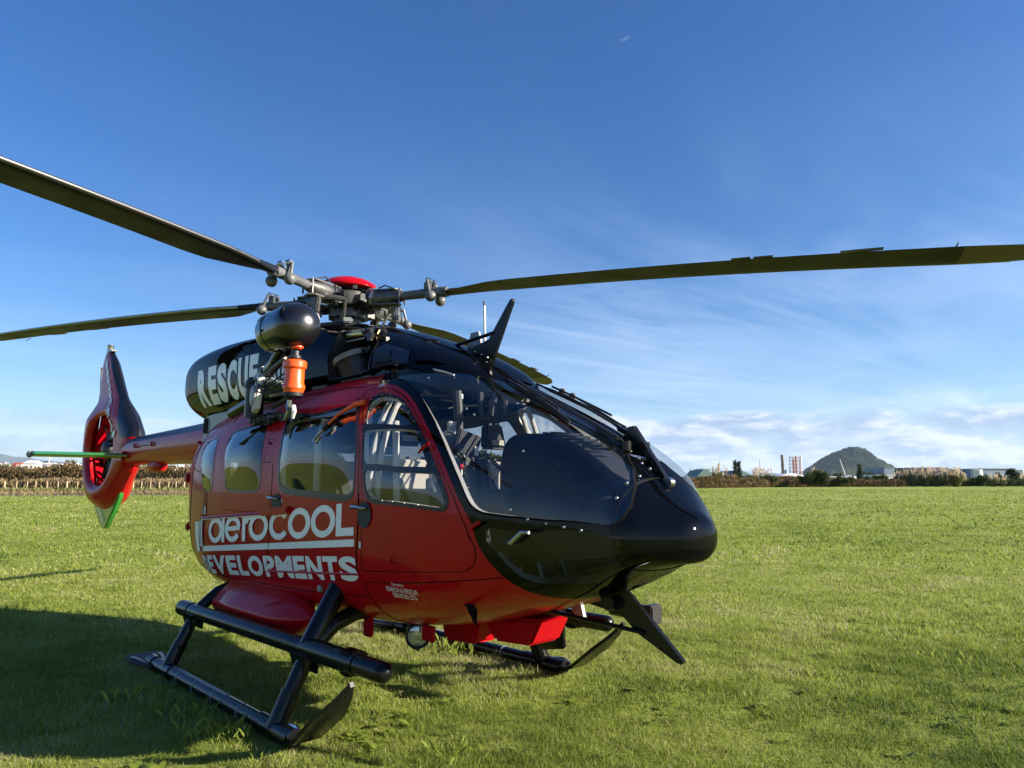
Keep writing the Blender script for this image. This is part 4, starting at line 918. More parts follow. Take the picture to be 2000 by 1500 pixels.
# ---- wire cutters above and below the nose
uc = MB().prism([(1.88, 2.50), (2.00, 2.42), (2.05, 2.47), (2.24, 2.83), (2.235, 2.855), (2.21, 2.85), (1.99, 2.60), (1.80, 2.56)], (0, -.012, 0), (1, 0, 0), (0, 0, 1), .022).build('wire_cutter', M['matte_black'], heli, smooth=False)
MB().rod((2.045, -.02, 2.64), (1.60, -.03, 2.60), .014, 8).build('cutter_strut', M['matte_black'], uc)
MB().box((1.93, -.012, 2.48), (.20, .07, .07), Matrix.Rotation(R(22), 3, 'Y')).build('cutter_base', M['matte_black'], uc, bevel=.008)
for p in ((1.88, -.05, 2.52), (1.95, -.05, 2.49), (2.01, -.05, 2.46)): MB().ball(p, .010, 6, 5).build('bolt', M['steel'], uc)
lc_ = MB().prism([(2.98, .93), (3.16, .985), (3.20, .955), (3.53, .655), (3.52, .635), (3.49, .64), (3.24, .755), (3.13, .84), (2.99, .87)], (0, -.01, 0), (1, 0, 0), (0, 0, 1), .028).build('wire_cutter', M['matte_black'], heli, smooth=False)
MB().rod((2.52, -.17, .83), (3.29, -.03, .765), .013, 8).build('cutter_strut', M['matte_black'], lc_)
MB().ball((2.53, -.17, .835), .018, 8, 6).build('bolt', M['steel'], lc_)
MB().rod((3.08, -.08, .90), (3.08, .08, .90), .04, 10).build('cutter_pivot', M['matte_black'], lc_)
nc = MB().prism([(3.14, 1.80), (3.20, 1.905), (3.24, 1.91), (3.47, 1.585), (3.42, 1.56), (3.28, 1.68)], (0, .0, 0), (1, 0, 0), (0, 0, 1), .035).build('nose_deflector', M['matte_black'], heli, smooth=False)
MB().lathe((3.46, -.02, 1.585), (0, 1, 0), [(0, .018), (0, .03), (.04, .03), (.04, .018)], 12).build('tie_ring', M['steel'], nc)
for p in ((3.30, -.05, 1.72), (3.37, -.05, 1.66), (3.25, -.06, 1.76), (3.33, -.07, 1.69)): MB().ball(p, .011, 6, 5).build('bolt', M['steel'], nc)
MB().rod((3.26, -.10, 1.735), (3.36, .06, 1.705), .012, 6).build('link_rod', M['steel'], nc)
# centre post rail and wipers
def top(x, y, off=0.0):
    """windscreen point on the skin above (x, y)"""
    t = np.linspace(0, 1, 400); P = S(np.full(400, x), t); i = np.argmin(np.abs(P[:, 1] + abs(y))); return np.array([x, y, P[i, 2] + off])
MB().tube([top(x, 0, .004) for x in np.linspace(2.22, 3.30, 18)], .013, 8, flat=.6).build('centre_post', M['matte_black'], heli)
for s, y0 in ((-1, -.04), (1, .10)):
    wp = MB().tube([top(x, y, .030) for x, y in zip(np.linspace(3.24, 2.52, 12), np.linspace(.08 * s, y0 + .10 * s, 12))], [.012] * 4 + [.008] * 8, 6).build('windscreen_wiper', M['rubber'], heli)
    MB().tube([top(x, y, .040) for x, y in zip(np.linspace(3.20, 2.56, 12), np.linspace(.115 * s, y0 + .16 * s, 12))], .006, 6).build('wiper_link', M['rubber'], wp)
    MB().tube([top(x, y, .016) for x, y in zip(np.linspace(2.28, 2.95, 12), np.linspace(y0 + .07 * s, y0 + .20 * s, 12))], [.008] * 2 + [.014] * 8 + [.008] * 2, 6).build('wiper_blade', M['rubber'], wp)
    MB().tube([top(x, y, .045) for x, y in zip(np.linspace(2.40, 2.85, 8), np.linspace(y0 + .10 * s, y0 + .18 * s, 8))], .008, 6).build('blade_frame', M['rubber'], wp)
    MB().rod(top(3.24, .09 * s, .0), top(3.24, .09 * s, .055), .032, 12).build('wiper_motor', M['matte_black'], wp)
    MB().box(top(3.12, .10 * s, .03), (.18, .045, .03), Matrix.Rotation(R(28), 3, 'Y')).build('wiper_housing', M['matte_black'], wp, bevel=.01)
for x, y in ((2.42, .28), (2.46, .34)): MB().box(top(x, y, .03), (.05, .03, .05)).build('washer_nozzle', M['rubber'], heli, bevel=.008)
for s in (-1,):
    MB().tube([S(x, .745) + [0, -.002, .012] for x in np.linspace(1.85, 2.1, 6)], .006, 5).build('screen_clip', M['whitetrim'], heli)
# whip and blade antennas on the cowling
MB().rod((1.86, .06, 2.50), (1.85, .06, 2.885), .009, 8).build('whip_antenna', M['whitetrim'], heli)
MB().rod((1.85, .06, 2.885), (1.849, .06, 2.92), .008, 6).build('antenna_tip', M['rubber'], heli)
MB().prism([(-.07, 0), (.10, 0), (.06, .13), (-.03, .13)], (1.62, .16, 2.60), (1, 0, 0), (0, 0, 1), .02).build('blade_antenna', M['grey'], heli)

# ---- rescue hoist on the starboard roof
hz = MB(); pts = []; rr = []
for h, r in ((.545, .002), (.548, .09), (.553, .120), (.565, .138), (.585, .149), (.62, .156), (.70, .162), (.80, .167), (.90, .170)): pts.append((h + .045, -1.0, 2.70 + .012 * (h - .55))); rr.append(r)
for q in np.linspace(0, 1, 12)[1:]: pts.append((.985 + .17 * math.sin(q * math.pi / 2), -1.0, 2.705)); rr.append(max(.171 * math.cos(q * math.pi / 2) ** .8, .002))
ho = hz.tube(pts, rr, 32).build('rescue_hoist', M['matte_black'], heli); ho.data.materials[0] = vary(mat('hoist_black', (.006, .006, .007), .22, 0, .5), (.005, .005, .006), (.009, .009, .011), 5, rough=(.20, .30))
MB().lathe((.745, -1.0, 2.702), (1, 0, 0), [(0, .161), (.002, .166), (.010, .166), (.012, .161)], 32).build('hoist_band', M['rubber'], ho)
lab_ = MB(); V = []
for x in (.64, .71):
    for a in np.linspace(R(118), R(155), 6): V.append((x, -1.0 + (.1585 + .05 * (x - .64)) * math.cos(a), 2.702 + (.1585 + .05 * (x - .64)) * math.sin(a)))
lab_.add(V, [(i, i + 1, i + 7, i + 6) for i in range(5)]).build('data_plate', M['grey'], ho)
MB().ball((.78, -1.166, 2.68), .011, 8, 6).build('hoist_bolt', M['rubber'], ho)
MB().lathe((.99, -1.0, 2.20), (.02, 0, 1), [(.02, .05), (.02, .069), (.04, .073), (.048, .079), (.07, .079), (.085, .070), (.185, .070), (.20, .084), (.24, .084), (.25, .076), (.257, .05), (.257, 0)], 28).build('hook_bumper', M['orange'], ho)
MB().lathe((.99, -1.0, 2.165), (.02, 0, 1), [(.02, 0), (.02, .05), (.03, .066), (.056, .066), (.056, 0)], 24).build('bumper_foot', M['rubber'], ho)
MB().lathe((.995, -1.0, 2.465), (.02, 0, 1), [(0, .045), (.02, .045), (.02, .03), (.07, .028), (.07, 0)], 16).build('cable_guide', M['darkmetal'], ho)
MB().lathe((1.02, -1.0, 2.545), (0, 0, 1), [(0, 0), (-.015, .03), (-.003, .046), (.02, .044)], 16).build('guide_bell', M['orange'], ho)
MB().tube([(.98, -1.02, 2.165), (.97, -1.02, 2.11), (1.0, -1.03, 2.085), (.96, -1.03, 2.04), (.93, -1.03, 2.02)], [.018, .022, .020, .015, .008], 10).build('hoist_hook', M['steel'], ho)
MB().tube([(1.02, -1.01, 2.12), (1.05, -1.02, 2.08), (1.035, -1.02, 2.03)], [.016, .018, .010], 8).build('hoist_hook', M['whitetrim'], ho)
MB().tube([(.83, -.98, 2.60), (.70, -.97, 2.525), (.52, -.93, 2.49), (.30, -.89, 2.445), (.10, -.86, 2.41)], [.055, .062, .05, .05, .052], 16).build('hoist_arm', M['matte_black'], ho)
for x, z in ((.30, 2.445), (.40, 2.467)): MB().lathe((x, -.905, z), (1, .2, .25), [(0, .050), (.0, .056), (.018, .056), (.018, .05)], 16).build('arm_ring', M['grey'], ho)
MB().rod((.88, -1.02, 2.485), (.52, -1.0, 2.40), .014, 8).build('arm_brace', M['titanium'], ho)
MB().lathe((.03, -.86, 2.11), (0, 0, 1), [(0, 0), (0, .075), (.24, .075), (.245, .088), (.27, .088), (.275, .08), (.30, .08), (.305, .07), (.33, .05), (.33, 0)], 24).build('hoist_pivot', M['matte_black'], ho)
MB().rod((-.50, -.82, 2.18), (.03, -.86, 2.25), .048, 16, dome=0).build('swing_tube', M['matte_black'], ho)
fg = MB().prism([(-.12, -.03), (-.08, .14), (.03, .17), (.08, .12), (.07, -.12), (-.04, -.15)], (.34, -.97, 2.265), (.95, -.3, 0), (0, .1, 1), .05).build('bracket_plate', M['whitetrim'], ho, bevel=.01)
MB().lathe((.32, -.985, 2.25), (-.25, -.95, 0), [(-.01, 0), (-.01, .085), (.02, .085), (.03, .07)], 18).build('round_dial', M['grey'], ho)
MB().tube([(.44, -.95, 2.37), (.56, -.96, 2.36), (.68, -.97, 2.325), (.74, -.97, 2.32)], [.02, .018, .014, .01], 8).build('bracket_arm', M['whitetrim'], ho)
MB().rod((.52, -.95, 2.235), (.84, -.97, 2.235), .014, 8).build('bracket_rod', M['titanium'], ho)
MB().tube([(.46, -.9, 2.16), (.66, -.9, 2.20), (.85, -.93, 2.24)], .020, 8).build('bracket_rod', M['darkmetal'], ho)
for i in range(6):
    p0 = np.array([.30 + .05 * rnd.random(), -.93 - .05 * rnd.random(), 2.40 - .05 * rnd.random()]); p1 = np.array([.50 + .4 * rnd.random(), -.97, 2.26 + .22 * rnd.random()])
    MB().tube([p0, .6 * p0 + .4 * p1 + [0, -.05, -.07], .3 * p0 + .7 * p1 + [0, -.04, -.06], p1], .007, 5).build('hoist_cable', M['rubber'], ho)
mm = MB()
for i in range(22):
    p = (-.05 + .85 * rnd.random(), -.78 - .06 * rnd.random(), 2.06 + .06 * rnd.random()); mm.box(p, (.03 + .09 * rnd.random(), .03 + .04 * rnd.random(), .02 + .04 * rnd.random()), Matrix.Rotation(rnd.random() * 3, 3, 'Z'))
mm.build('mount_fittings', M['rubber'], ho, smooth=False)['kind'] = 'stuff'
for i in range(4): MB().box((.1 + .2 * i, -.82, 2.10), (.09, .06, .02), Matrix.Rotation(.3 * i, 3, 'Z')).build('mount_plate', M['red'] if i in (0, 3) else M['darkmetal'], ho)
# orange strap handle with a steel hook below the roof edge
MB().tube([side(1.52, 2.13) + [0, -.02, 0], side(1.44, 2.12) + [0, -.035, 0], side(1.32, 2.05) + [0, -.06, 0], side(1.24, 1.99) + [0, -.06, 0]], [.020, .019, .011, .010], 10).build('strap_handle', M['orange'], heli)
MB().tube([side(1.24, 1.99) + [0, -.06, 0], side(1.19, 1.955) + [0, -.06, 0]], .016, 8).build('strap_end', M['rubber'], heli)
MB().tube([side(1.20, 1.96) + [0, -.06, 0], side(1.16, 1.93) + [0, -.06, 0], side(1.12, 1.90) + [0, -.06, 0], side(1.10, 1.87) + [0, -.06, 0], side(1.14, 1.86) + [0, -.06, 0], side(1.18, 1.90) + [0, -.06, 0]], .008, 8).build('strap_hook', M['steel'], heli)
# brackets at the rear end of the cabin
MB().box((-1.93, -.665, 1.62), (.10, .05, .12)).build('tie_fitting', M['red'], heli, bevel=.02)
MB().box((-1.86, -.655, 1.13), (.08, .04, .10)).build('tie_fitting', M['red'], heli, bevel=.02)
MB().box((-1.75, -.64, 1.98), (.09, .05, .03)).build('tie_fitting', M['red'], heli, bevel=.01)

# ---- cockpit
MB().prism([(-1.6, -.55), (-1.2, -.68), (1.6, -.72), (2.2, -.66), (2.6, -.50), (2.85, -.30), (2.85, .30), (2.6, .50), (2.2, .66), (1.6, .72), (-1.2, .68), (-1.6, .55)], (0, 0, .90), (1, 0, 0), (0, 1, 0), .03).build('cabin_floor', M['floor'], heli, smooth=False)
da = MB(); V = []; tb_ = [(2.42, 1.86, .37, 1.05), (2.46, 1.90, .40, 1.03), (2.60, 1.895, .42, 1.0), (2.80, 1.82, .42, .98), (3.0, 1.70, .38, 1.0), (3.16, 1.58, .31, 1.05), (3.27, 1.47, .24, 1.12), (3.31, 1.40, .18, 1.16)]; k = 28
for x, zt, wd, zb in tb_:
    for j in range(k):
        a = 2 * math.pi * j / k; cx, cy = math.cos(a), math.sin(a); e = .42
        V.append((x + (.0 if cy > -.2 else .12), .06 + math.copysign(abs(cx) ** e, cx) * wd, (zt + zb) / 2 + math.copysign(abs(cy) ** e, cy) * (zt - zb) / 2))
n = len(tb_); da.add(V, [(i * k + j, i * k + (j + 1) % k, (i + 1) * k + (j + 1) % k, (i + 1) * k + j) for i in range(n - 1) for j in range(k)] + [tuple(reversed(range(k))), tuple(range((n - 1) * k, n * k))])
dash = da.build('instrument_panel', M['dash'], heli, sharp=50)
for i in range(7): MB().box((2.62 + .065 * i, .03 + .0, 1.897 - .004 - max(0, i - 1) * .022), (.012, .30, .012), Matrix.Rotation(R(18), 3, 'Y')).build('louvre_slat', M['rubber'], dash, smooth=False)
MB().prism([(-.02, 0), (.25, 0), (.25, .55), (-.02, .55)], (2.45, -.38, 1.05), (.75, -.12, 0), (0, -.1, .9), .02).build('side_panel', M['dash'], dash)
def seat(y, x=1.42, light=True):
    s = MB().box((x, y, 1.00), (.50, .48, .16)).build('crew_seat', M['seatdark'], heli, bevel=.05)
    pr = [(-.23, 0), (.23, 0), (.25, .35), (.22, .62), (-.22, .62), (-.25, .35)]
    MB().prism(pr, (x - .22, y, 1.14), (0, 1, 0), (-.22, 0, 1), .12).build('seat_back', M['seatdark'], s, bevel=.04)
    if light: MB().prism([(-.10, .18), (.10, .18), (.14, .40), (.13, .58), (-.13, .58), (-.14, .40)], (x - .145, y, 1.16), (0, 1, 0), (-.22, 0, 1), .03).build('back_panel', M['seatlight'], s, bevel=.012)
    MB().prism([(-.12, 0), (.12, 0), (.09, .20), (-.09, .20)], (x - .34, y, 1.84), (0, 1, 0), (-.12, 0, 1), .08).build('headrest', M['seatdark'], s, bevel=.02)
    MB().prism([(-.06, .02), (.06, .02), (.06, .06), (-.06, .06)], (x - .29, y, 1.85), (0, 1, 0), (-.12, 0, 1), .02).build('headrest_pad', M['seatlight'], s)
    for q in (-.15, .15): MB().tube([(x - .40, y + q, 1.72), (x - .22, y + q * .8, 1.60), (x - .10, y + q * .6, 1.30), (x + .02, y + q * .2, 1.12)], .022, 6, flat=.3).build('seat_harness', M['rubber'], s)
    MB().box((x, y, .89), (.42, .40, .08)).build('seat_base', M['darkmetal'], s, bevel=.01)
    return s
seat(.45, 1.87); sR = seat(-.42, 1.90)
MB().prism([(-.24, .05), (.24, .05), (.26, .4), (.23, .66), (-.23, .66), (-.26, .4)], (1.58, -.42, 1.10), (0, 1, 0), (-.22, 0, 1), .10).build('sheepskin_cover', M['sheepskin'], sR, bevel=.04)
for y in (-.45, .0, .45): seat(y, .35, False)
# ceiling consoles, cables and things hanging in the windscreen
MB().box((1.95, 0, 2.20), (.60, .42, .07), Matrix.Rotation(R(9), 3, 'Y')).build('overhead_console', M['lining'], heli, bevel=.02)
for i in range(6): MB().box((1.75 + .07 * i, -.10 + .05 * (i % 3), 2.158 - .012 * i), (.035, .03, .012), Matrix.Rotation(R(9), 3, 'Y')).build('console_switch', M['rubber'] if i % 2 else M['whitetrim'], heli)
hc = MB().tube([(2.10, -.40, 2.18), (2.12, -.40, 2.02), (2.13, -.41, 1.86), (2.12, -.42, 1.74)], .034, 10).build('headset_cable', M['rubber'], heli)
for i, (x, y) in enumerate(((2.22, -.30), (2.26, -.22), (2.18, -.18))):
    MB().tube([(x, y, 2.17), (x + .01, y, 2.05), (x + .03, y + .02, 1.98), (x + .07, y + .03, 2.02), (x + .08, y + .03, 2.12)], .022, 8).build('coiled_loop', M['rubber'], hc)
MB().tube([(2.12, -.38, 2.16), (2.125, -.385, 2.05), (2.12, -.38, 1.95)], .012, 6).build('chain_pull', M['steel'], hc)
MB().box((2.13, -.46, 1.93), (.02, .07, .09)).build('grey_card', M['grey'], heli)
MB().tube([(2.02, -.62, 1.97), (2.08, -.61, 1.90), (2.12, -.60, 1.83)], .022, 8).build('white_bracket', M['whitetrim'], heli)
fan = None
for (x, y, z) in ((2.21, -.56, 1.845), (2.28, -.555, 1.725)):
    q = MB().lathe((x, y, z), (.75, -.65, .05), [(-.03, 0), (-.03, .045), (-.01, .060), (.012, .063), (.016, .058), (.010, .048), (.016, .036), (.010, .024), (.016, .012), (.014, 0)], 24).build('vent_nozzle', M['ventgrey'], heli)
MB().tube([(2.22, -.50, 1.80), (2.27, -.50, 1.77)], .03, 8).build('nozzle_mount', M['rubber'], heli)
tbt = MB().box((2.29, -.47, 1.815), (.03, .19, .165), Matrix.Rotation(R(8), 3, 'Y') @ Matrix.Rotation(R(-14), 3, 'X')).build('tablet_mount', M['rubber'], heli, bevel=.008)
MB().box((2.31, -.41, 1.78), (.01, .03, .06)).build('paper_label', M['whitetrim'], tbt)
MB().box((2.33, -.48, 1.71), (.05, .13, .06)).build('tablet_box', M['rubber'], tbt, bevel=.01)
MB().rod((2.29, -.46, 1.70), (2.42, -.44, 1.15), .014, 8).build('mount_post', M['rubber'], tbt)
MB().rod((2.35, -.56, 1.48), (2.345, -.56, 1.67), .006, 6).build('lever', M['whitetrim'], heli)
MB().ball((2.345, -.56, 1.68), .018, 10, 8).build('lever_knob', M['redlight'], heli)
co_ = [(2.42 + .33 * s + .010 * math.sin(s * 190), -.44 + .22 * s, 1.77 - .29 * s - .04 * math.sin(s * 3.14) + .010 * math.cos(s * 190)) for s in np.linspace(0, 1, 260)]
MB().tube(co_, .005, 5).build('coiled_cord', M['rubber'], heli)
MB().rod((2.36, .10, 1.05), (2.30, .06, 1.50), .02, 8).build('cyclic_stick', M['rubber'], heli)
MB().box((2.30, .06, 1.53), (.06, .05, .12)).build('stick_grip', M['rubber'], heli, bevel=.015)
for y in (-.52, -.34, .34, .52):
    pd = MB().box((3.02, y, 1.12), (.03, .11, .09), Matrix.Rotation(R(-25), 3, 'Y')).build('rudder_pedal', M['steel'], heli, bevel=.006)
    MB().rod((3.0, y, 1.12), (2.9, y, .98), .014, 6).build('pedal_arm', M['darkmetal'], pd)
mr = MB().ball((2.70, .36, 1.93), .035, 10, 8).build('compass', M['whitetrim'], heli)
for y in (-1., 1.):
    for x in (1.66, 1.76): MB().tube([side(x, z) * [1, -np.sign(y), 1] - [0, .085 * np.sign(y), 0] for z in np.linspace(1.1, 2.2, 10)], .020, 8).build('door_pillar', M['whitetrim'], heli)
MB().tube([(1.95, -.74, 1.15), (1.90, -.73, 1.62), (1.84, -.70, 1.98)], .022, 8).build('white_handrail', M['whitetrim'], heli)
for i in range(4): MB().box((2.16 + .012 * i, -.60 + .012 * i, 1.70), (.006, .10, .22), Matrix.Rotation(R(6), 3, 'X')).build('chart_sheet', M['whitetrim'], heli)
MB().tube([(.86, -.72, 1.10), (.86, -.72, 1.90), (.92, -.70, 2.05)], .026, 8).build('white_handrail', M['whitetrim'], heli)
MB().tube([(1.10, -.55, 2.0), (1.18, -.55, 1.9), (1.12, -.55, 1.82), (1.04, -.55, 1.88), (1.10, -.55, 2.0)], .012, 6).build('hanging_loop', M['rubber'], heli)

# a yellow-green bag lying on the rear seat, in sight through the sliding door's window
bag = bpy.data.meshes.new('safety_bag'); bm = bmesh.new(); bmesh.ops.create_icosphere(bm, subdivisions=4, radius=.24)
from mathutils import noise as mn
for v in bm.verts:
    p = v.co.copy(); d = 1 + .30 * mn.noise(p * 5) + .12 * mn.noise(p * 13); v.co = Vector((p.x * 1.15 * d, p.y * .9 * d, max(p.z * .95 * d, -.15)))
bm.to_mesh(bag); bm.free(); bag.materials.append(M['hivis']); bag.polygons.foreach_set('use_smooth', [True] * len(bag.polygons))
bo = link(bpy.data.objects.new('safety_bag', bag)); bo.location = (1.42, -.47, 1.50); bo.scale = (.75, .75, .75)
tag(bo, 'crumpled yellow green bag inside the cabin behind the large side window', 'bag')
# ================================================================== GROUND AND GRASS
def attr_mat(name, stops, rough=.8, trans=0.0, spec=.3, scale=None, amp=.35):
    """foliage whose own colour varies from piece to piece through the 'tint' attribute"""
    m = bpy.data.materials.new(name); m.use_nodes = True; t = m.node_tree; b = t.nodes['Principled BSDF']; out = t.nodes['Material Output']
    a = t.nodes.new('ShaderNodeAttribute'); a.attribute_name = 'tint'; src = a.outputs['Fac']
    if scale:
        g = t.nodes.new('ShaderNodeTexCoord'); n = noise(t, g.outputs['Object'], scale, 3, .6)
        src = math_node(t, 'ADD', math_node(t, 'MULTIPLY', src, 1 - amp), math_node(t, 'MULTIPLY', n, amp), True)
    c = ramp(t, src, stops); t.links.new(c, b.inputs['Base Color']); b.inputs['Roughness'].default_value = rough; b.inputs['Specular IOR Level'].default_value = spec
    if trans:
        tr = t.nodes.new('ShaderNodeBsdfTranslucent'); t.links.new(c, tr.inputs[0]); mx = t.nodes.new('ShaderNodeMixShader'); mx.inputs[0].default_value = trans
        t.links.new(b.outputs[0], mx.inputs[1]); t.links.new(tr.outputs[0], mx.inputs[2]); t.links.new(mx.outputs[0], out.inputs[0])
    return m
def np_mesh(name, V, tri, m, tint=None, smooth=False):
    me = bpy.data.meshes.new(name); V = np.ascontiguousarray(V, np.float32); tri = np.ascontiguousarray(tri, np.int32)
    me.vertices.add(len(V)); me.vertices.foreach_set('co', V.ravel())
    me.loops.add(tri.size); me.loops.foreach_set('vertex_index', tri.ravel())
    me.polygons.add(len(tri)); me.polygons.foreach_set('loop_start', np.arange(0, tri.size, 3, dtype=np.int32)); me.polygons.foreach_set('loop_total', np.full(len(tri), 3, np.int32))
    if smooth: me.polygons.foreach_set('use_smooth', np.ones(len(tri), bool))
    me.update(calc_edges=True); me.materials.append(m)
    if tint is not None: me.attributes.new('tint', 'FLOAT', 'POINT').data.foreach_set('value', np.ascontiguousarray(tint, np.float32))
    return link(bpy.data.objects.new(name, me))
_g = np.random.default_rng(5).random((64, 64))
def vnoise(x, y, s):
    x = x / s; y = y / s; i = np.floor(x).astype(int); j = np.floor(y).astype(int); u = x - i; v = y - j; u = u * u * (3 - 2 * u); v = v * v * (3 - 2 * v)
    G = lambda a, b: _g[a % 64, b % 64]
    return (G(i, j) * (1 - u) + G(i + 1, j) * u) * (1 - v) + (G(i, j + 1) * (1 - u) + G(i + 1, j + 1) * u) * v
gm = bpy.data.materials.new('lawn_soil'); gm.use_nodes = True; t = gm.node_tree; b = t.nodes['Principled BSDF']
g = t.nodes.new('ShaderNodeTexCoord'); po = g.outputs['Object']
n1 = noise(t, po, .35, 5, .6); n2 = noise(t, po, 3.0, 6, .65); n3 = noise(t, vmul(t, po, (.05, .012, 1)), 1.0, 5, .6); n4 = noise(t, po, 60, 5, .7)
mixn = math_node(t, 'ADD', math_node(t, 'ADD', math_node(t, 'MULTIPLY', n1, .34), math_node(t, 'MULTIPLY', n2, .22)), math_node(t, 'ADD', math_node(t, 'MULTIPLY', n3, .26), math_node(t, 'MULTIPLY', n4, .22)))
t.links.new(ramp(t, mixn, [(.36, (.110, .140, .030)), (.46, (.190, .240, .036)), (.54, (.230, .275, .050)), (.64, (.29, .27, .12))]), b.inputs['Base Color'])
b.inputs['Roughness'].default_value = .9; b.inputs['Specular IOR Level'].default_value = .1
bp = t.nodes.new('ShaderNodeBump'); bp.inputs['Strength'].default_value = .9; bp.inputs['Distance'].default_value = .05
t.links.new(math_node(t, 'ADD', math_node(t, 'MULTIPLY', n4, .6), n2), bp.inputs['Height']); t.links.new(bp.outputs[0], b.inputs['Normal'])
L = 26000
MB().add([(-L, -L, 0), (L, -L, 0), (L, L, 0), (-L, L, 0)], [(0, 1, 2, 3)]).build('grass_field', gm, smooth=False)
tag(bpy.data.objects['grass_field'], 'wide mown green airfield lawn stretching to the scrub', None, kind='structure')

def blades(n, d0, d1, hmean, wmean, half_ang, segs=2):
    """grass blades scattered over the sector in front of the camera between two distances"""
    d = np.sqrt(rng.random(n) * (d1 * d1 - d0 * d0) + d0 * d0); a = (rng.random(n) * 2 - 1) * half_ang
    c, s = np.cos(a) * d, np.sin(a) * d
    x = CAMX + FWD[0] * c + RGT[0] * s; y = CAMY + FWD[1] * c + RGT[1] * s
    tuft = vnoise(x, y, .17); big = vnoise(x + 31, y + 7, 1.3); dry = vnoise(x + 11, y + 53, .55) * .6 + vnoise(x, y, 2.4) * .4
    keep = rng.random(n) < (.40 + .6 * tuft); x, y, tuft, big, dry = (q[keep] for q in (x, y, tuft, big, dry)); n = len(x)
    h = hmean * (.45 + .9 * tuft) * (.7 + .6 * big) * rng.lognormal(0, .28, n); wd = wmean * (.7 + .6 * rng.random(n))
    th = rng.random(n) * 2 * np.pi; lean = h * (.25 + .85 * rng.random(n)); ph = rng.random(n) * 2 * np.pi
    dx, dy = np.cos(th) * wd / 2, np.sin(th) * wd / 2; lx, ly = np.cos(ph) * lean, np.sin(ph) * lean; z0 = np.zeros(n)
    A = np.stack([x - dx, y - dy, z0], 1); B = np.stack([x + dx, y + dy, z0], 1)
    C = np.stack([x - dx * .8 + lx * .35, y - dy * .8 + ly * .35, h * .58], 1); D = np.stack([x + dx * .8 + lx * .35, y + dy * .8 + ly * .35, h * .58], 1)
    T = np.stack([x + lx, y + ly, h], 1)
    V = np.stack([A, B, C, D, T], 1).reshape(-1, 3); k = np.arange(n) * 5
    tri = np.concatenate([np.stack([k, k + 1, k + 3], 1), np.stack([k, k + 3, k + 2], 1), np.stack([k + 2, k + 3, k + 4], 1)])
    ti = np.clip(.40 + .85 * (dry - .5) + .35 * (vnoise(x + 71, y + 19, 7.0) - .5) + .16 * rng.normal(0, 1, n) + np.where(rng.random(n) < .07, .35, 0), 0, 1)
    return V, tri, np.repeat(ti, 5)
grass_m = attr_mat('grass_blades', [(.0, (.080, .115, .024)), (.35, (.200, .265, .036)), (.6, (.285, .335, .058)), (.8, (.40, .37, .18)), (1, (.52, .45, .30))], .55, .48, .25)
VV, TT, II = [], [], []; off = 0
HA = R(46)
for (n, d0, d1, hm, wm) in ((170000, 3.0, 5.2, .031, .0032), (220000, 5.2, 8.5, .033, .0046), (170000, 8.5, 15, .038, .0080), (120000, 15, 30, .046, .020), (90000, 30, 62, .054, .045), (70000, 60, 135, .07, .10)):
    V, tr, ti = blades(n, d0, d1, hm, wm, HA); VV.append(V); TT.append(tr + off); II.append(ti); off += len(V)
gr = np_mesh('grass', np.concatenate(VV), np.concatenate(TT), grass_m, np.concatenate(II))
tag(gr, 'short green grass blades covering the airfield', 'grass', kind='stuff')
# taller tussocks beside the skid, and flat broad-leaved weeds
V, TT_, II = [], [], []
def tussock(cx, cy, n, rad, hh):
    a = rng.random(n) * 2 * np.pi; r = rad * np.sqrt(rng.random(n)); x = cx + r * np.cos(a); y = cy + r * np.sin(a); h = hh * (.5 + .7 * rng.random(n)); ph = rng.random(n) * 2 * np.pi; l = h * (.2 + .6 * rng.random(n)); wd = .0022
    th = rng.random(n) * 6.28; dx, dy = np.cos(th) * wd, np.sin(th) * wd; lx, ly = np.cos(ph) * l, np.sin(ph) * l
    for i in range(n):
        k = len(V); V.extend([(x[i] - dx[i], y[i] - dy[i], 0), (x[i] + dx[i], y[i] + dy[i], 0), (x[i] + lx[i] * .4, y[i] + ly[i] * .4, h[i] * .65), (x[i] + lx[i], y[i] + ly[i], h[i] * .95)])
        TT_.extend([(k, k + 1, k + 2), (k + 1, k + 3, k + 2)]); II.extend([.35 + .3 * rng.random()] * 4)
for (u, dd, n, rad, hh) in ((400, 5.05, 60, .16, .10), (440, 4.75, 80, .18, .10), (345, 5.2, 40, .15, .08), (480, 4.65, 50, .12, .09), (560, 4.25, 40, .12, .07), (900, 4.4, 40, .2, .08), (300, 5.4, 30, .2, .12), (870, 7.0, 40, .2, .14), (905, 6.8, 30, .15, .12), (1560, 6.0, 30, .2, .08), (1800, 6.6, 30, .25, .08)):
    x, y = ground_at(u, dd); tussock(x, y, n, rad, hh)
def weed(cx, cy, n, l):
    a0 = rng.random() * 6.28
    for i in range(n):
        a = a0 + i * 2.4; r = l * (.5 + .7 * rng.random()); up = .25 + .5 * rng.random(); w_ = r * .20; c, s = math.cos(a), math.sin(a); k = len(V)
        for q, ww, hh in ((.05, .15, .01), (.45, 1.0, .35 * up), (.8, .7, .45 * up), (1.0, .05, .36 * up)):
            V.extend([(cx + c * r * q - s * w_ * ww, cy + s * r * q + c * w_ * ww, .012 + hh * r), (cx + c * r * q + s * w_ * ww, cy + s * r * q - c * w_ * ww, .012 + hh * r)]); II.extend([.30 + .25 * rng.random()] * 2)
        for j in range(3): TT_.extend([(k + 2 * j, k + 2 * j + 1, k + 2 * j + 3), (k + 2 * j, k + 2 * j + 3, k + 2 * j + 2)])
for i in range(150):
    u = -100 + 2200 * rnd.random(); dd = 3.9 + 9 * rnd.random() ** 1.6; x, y = ground_at(u, dd); weed(x, y, rnd.randint(6, 12), .04 + .045 * rnd.random())
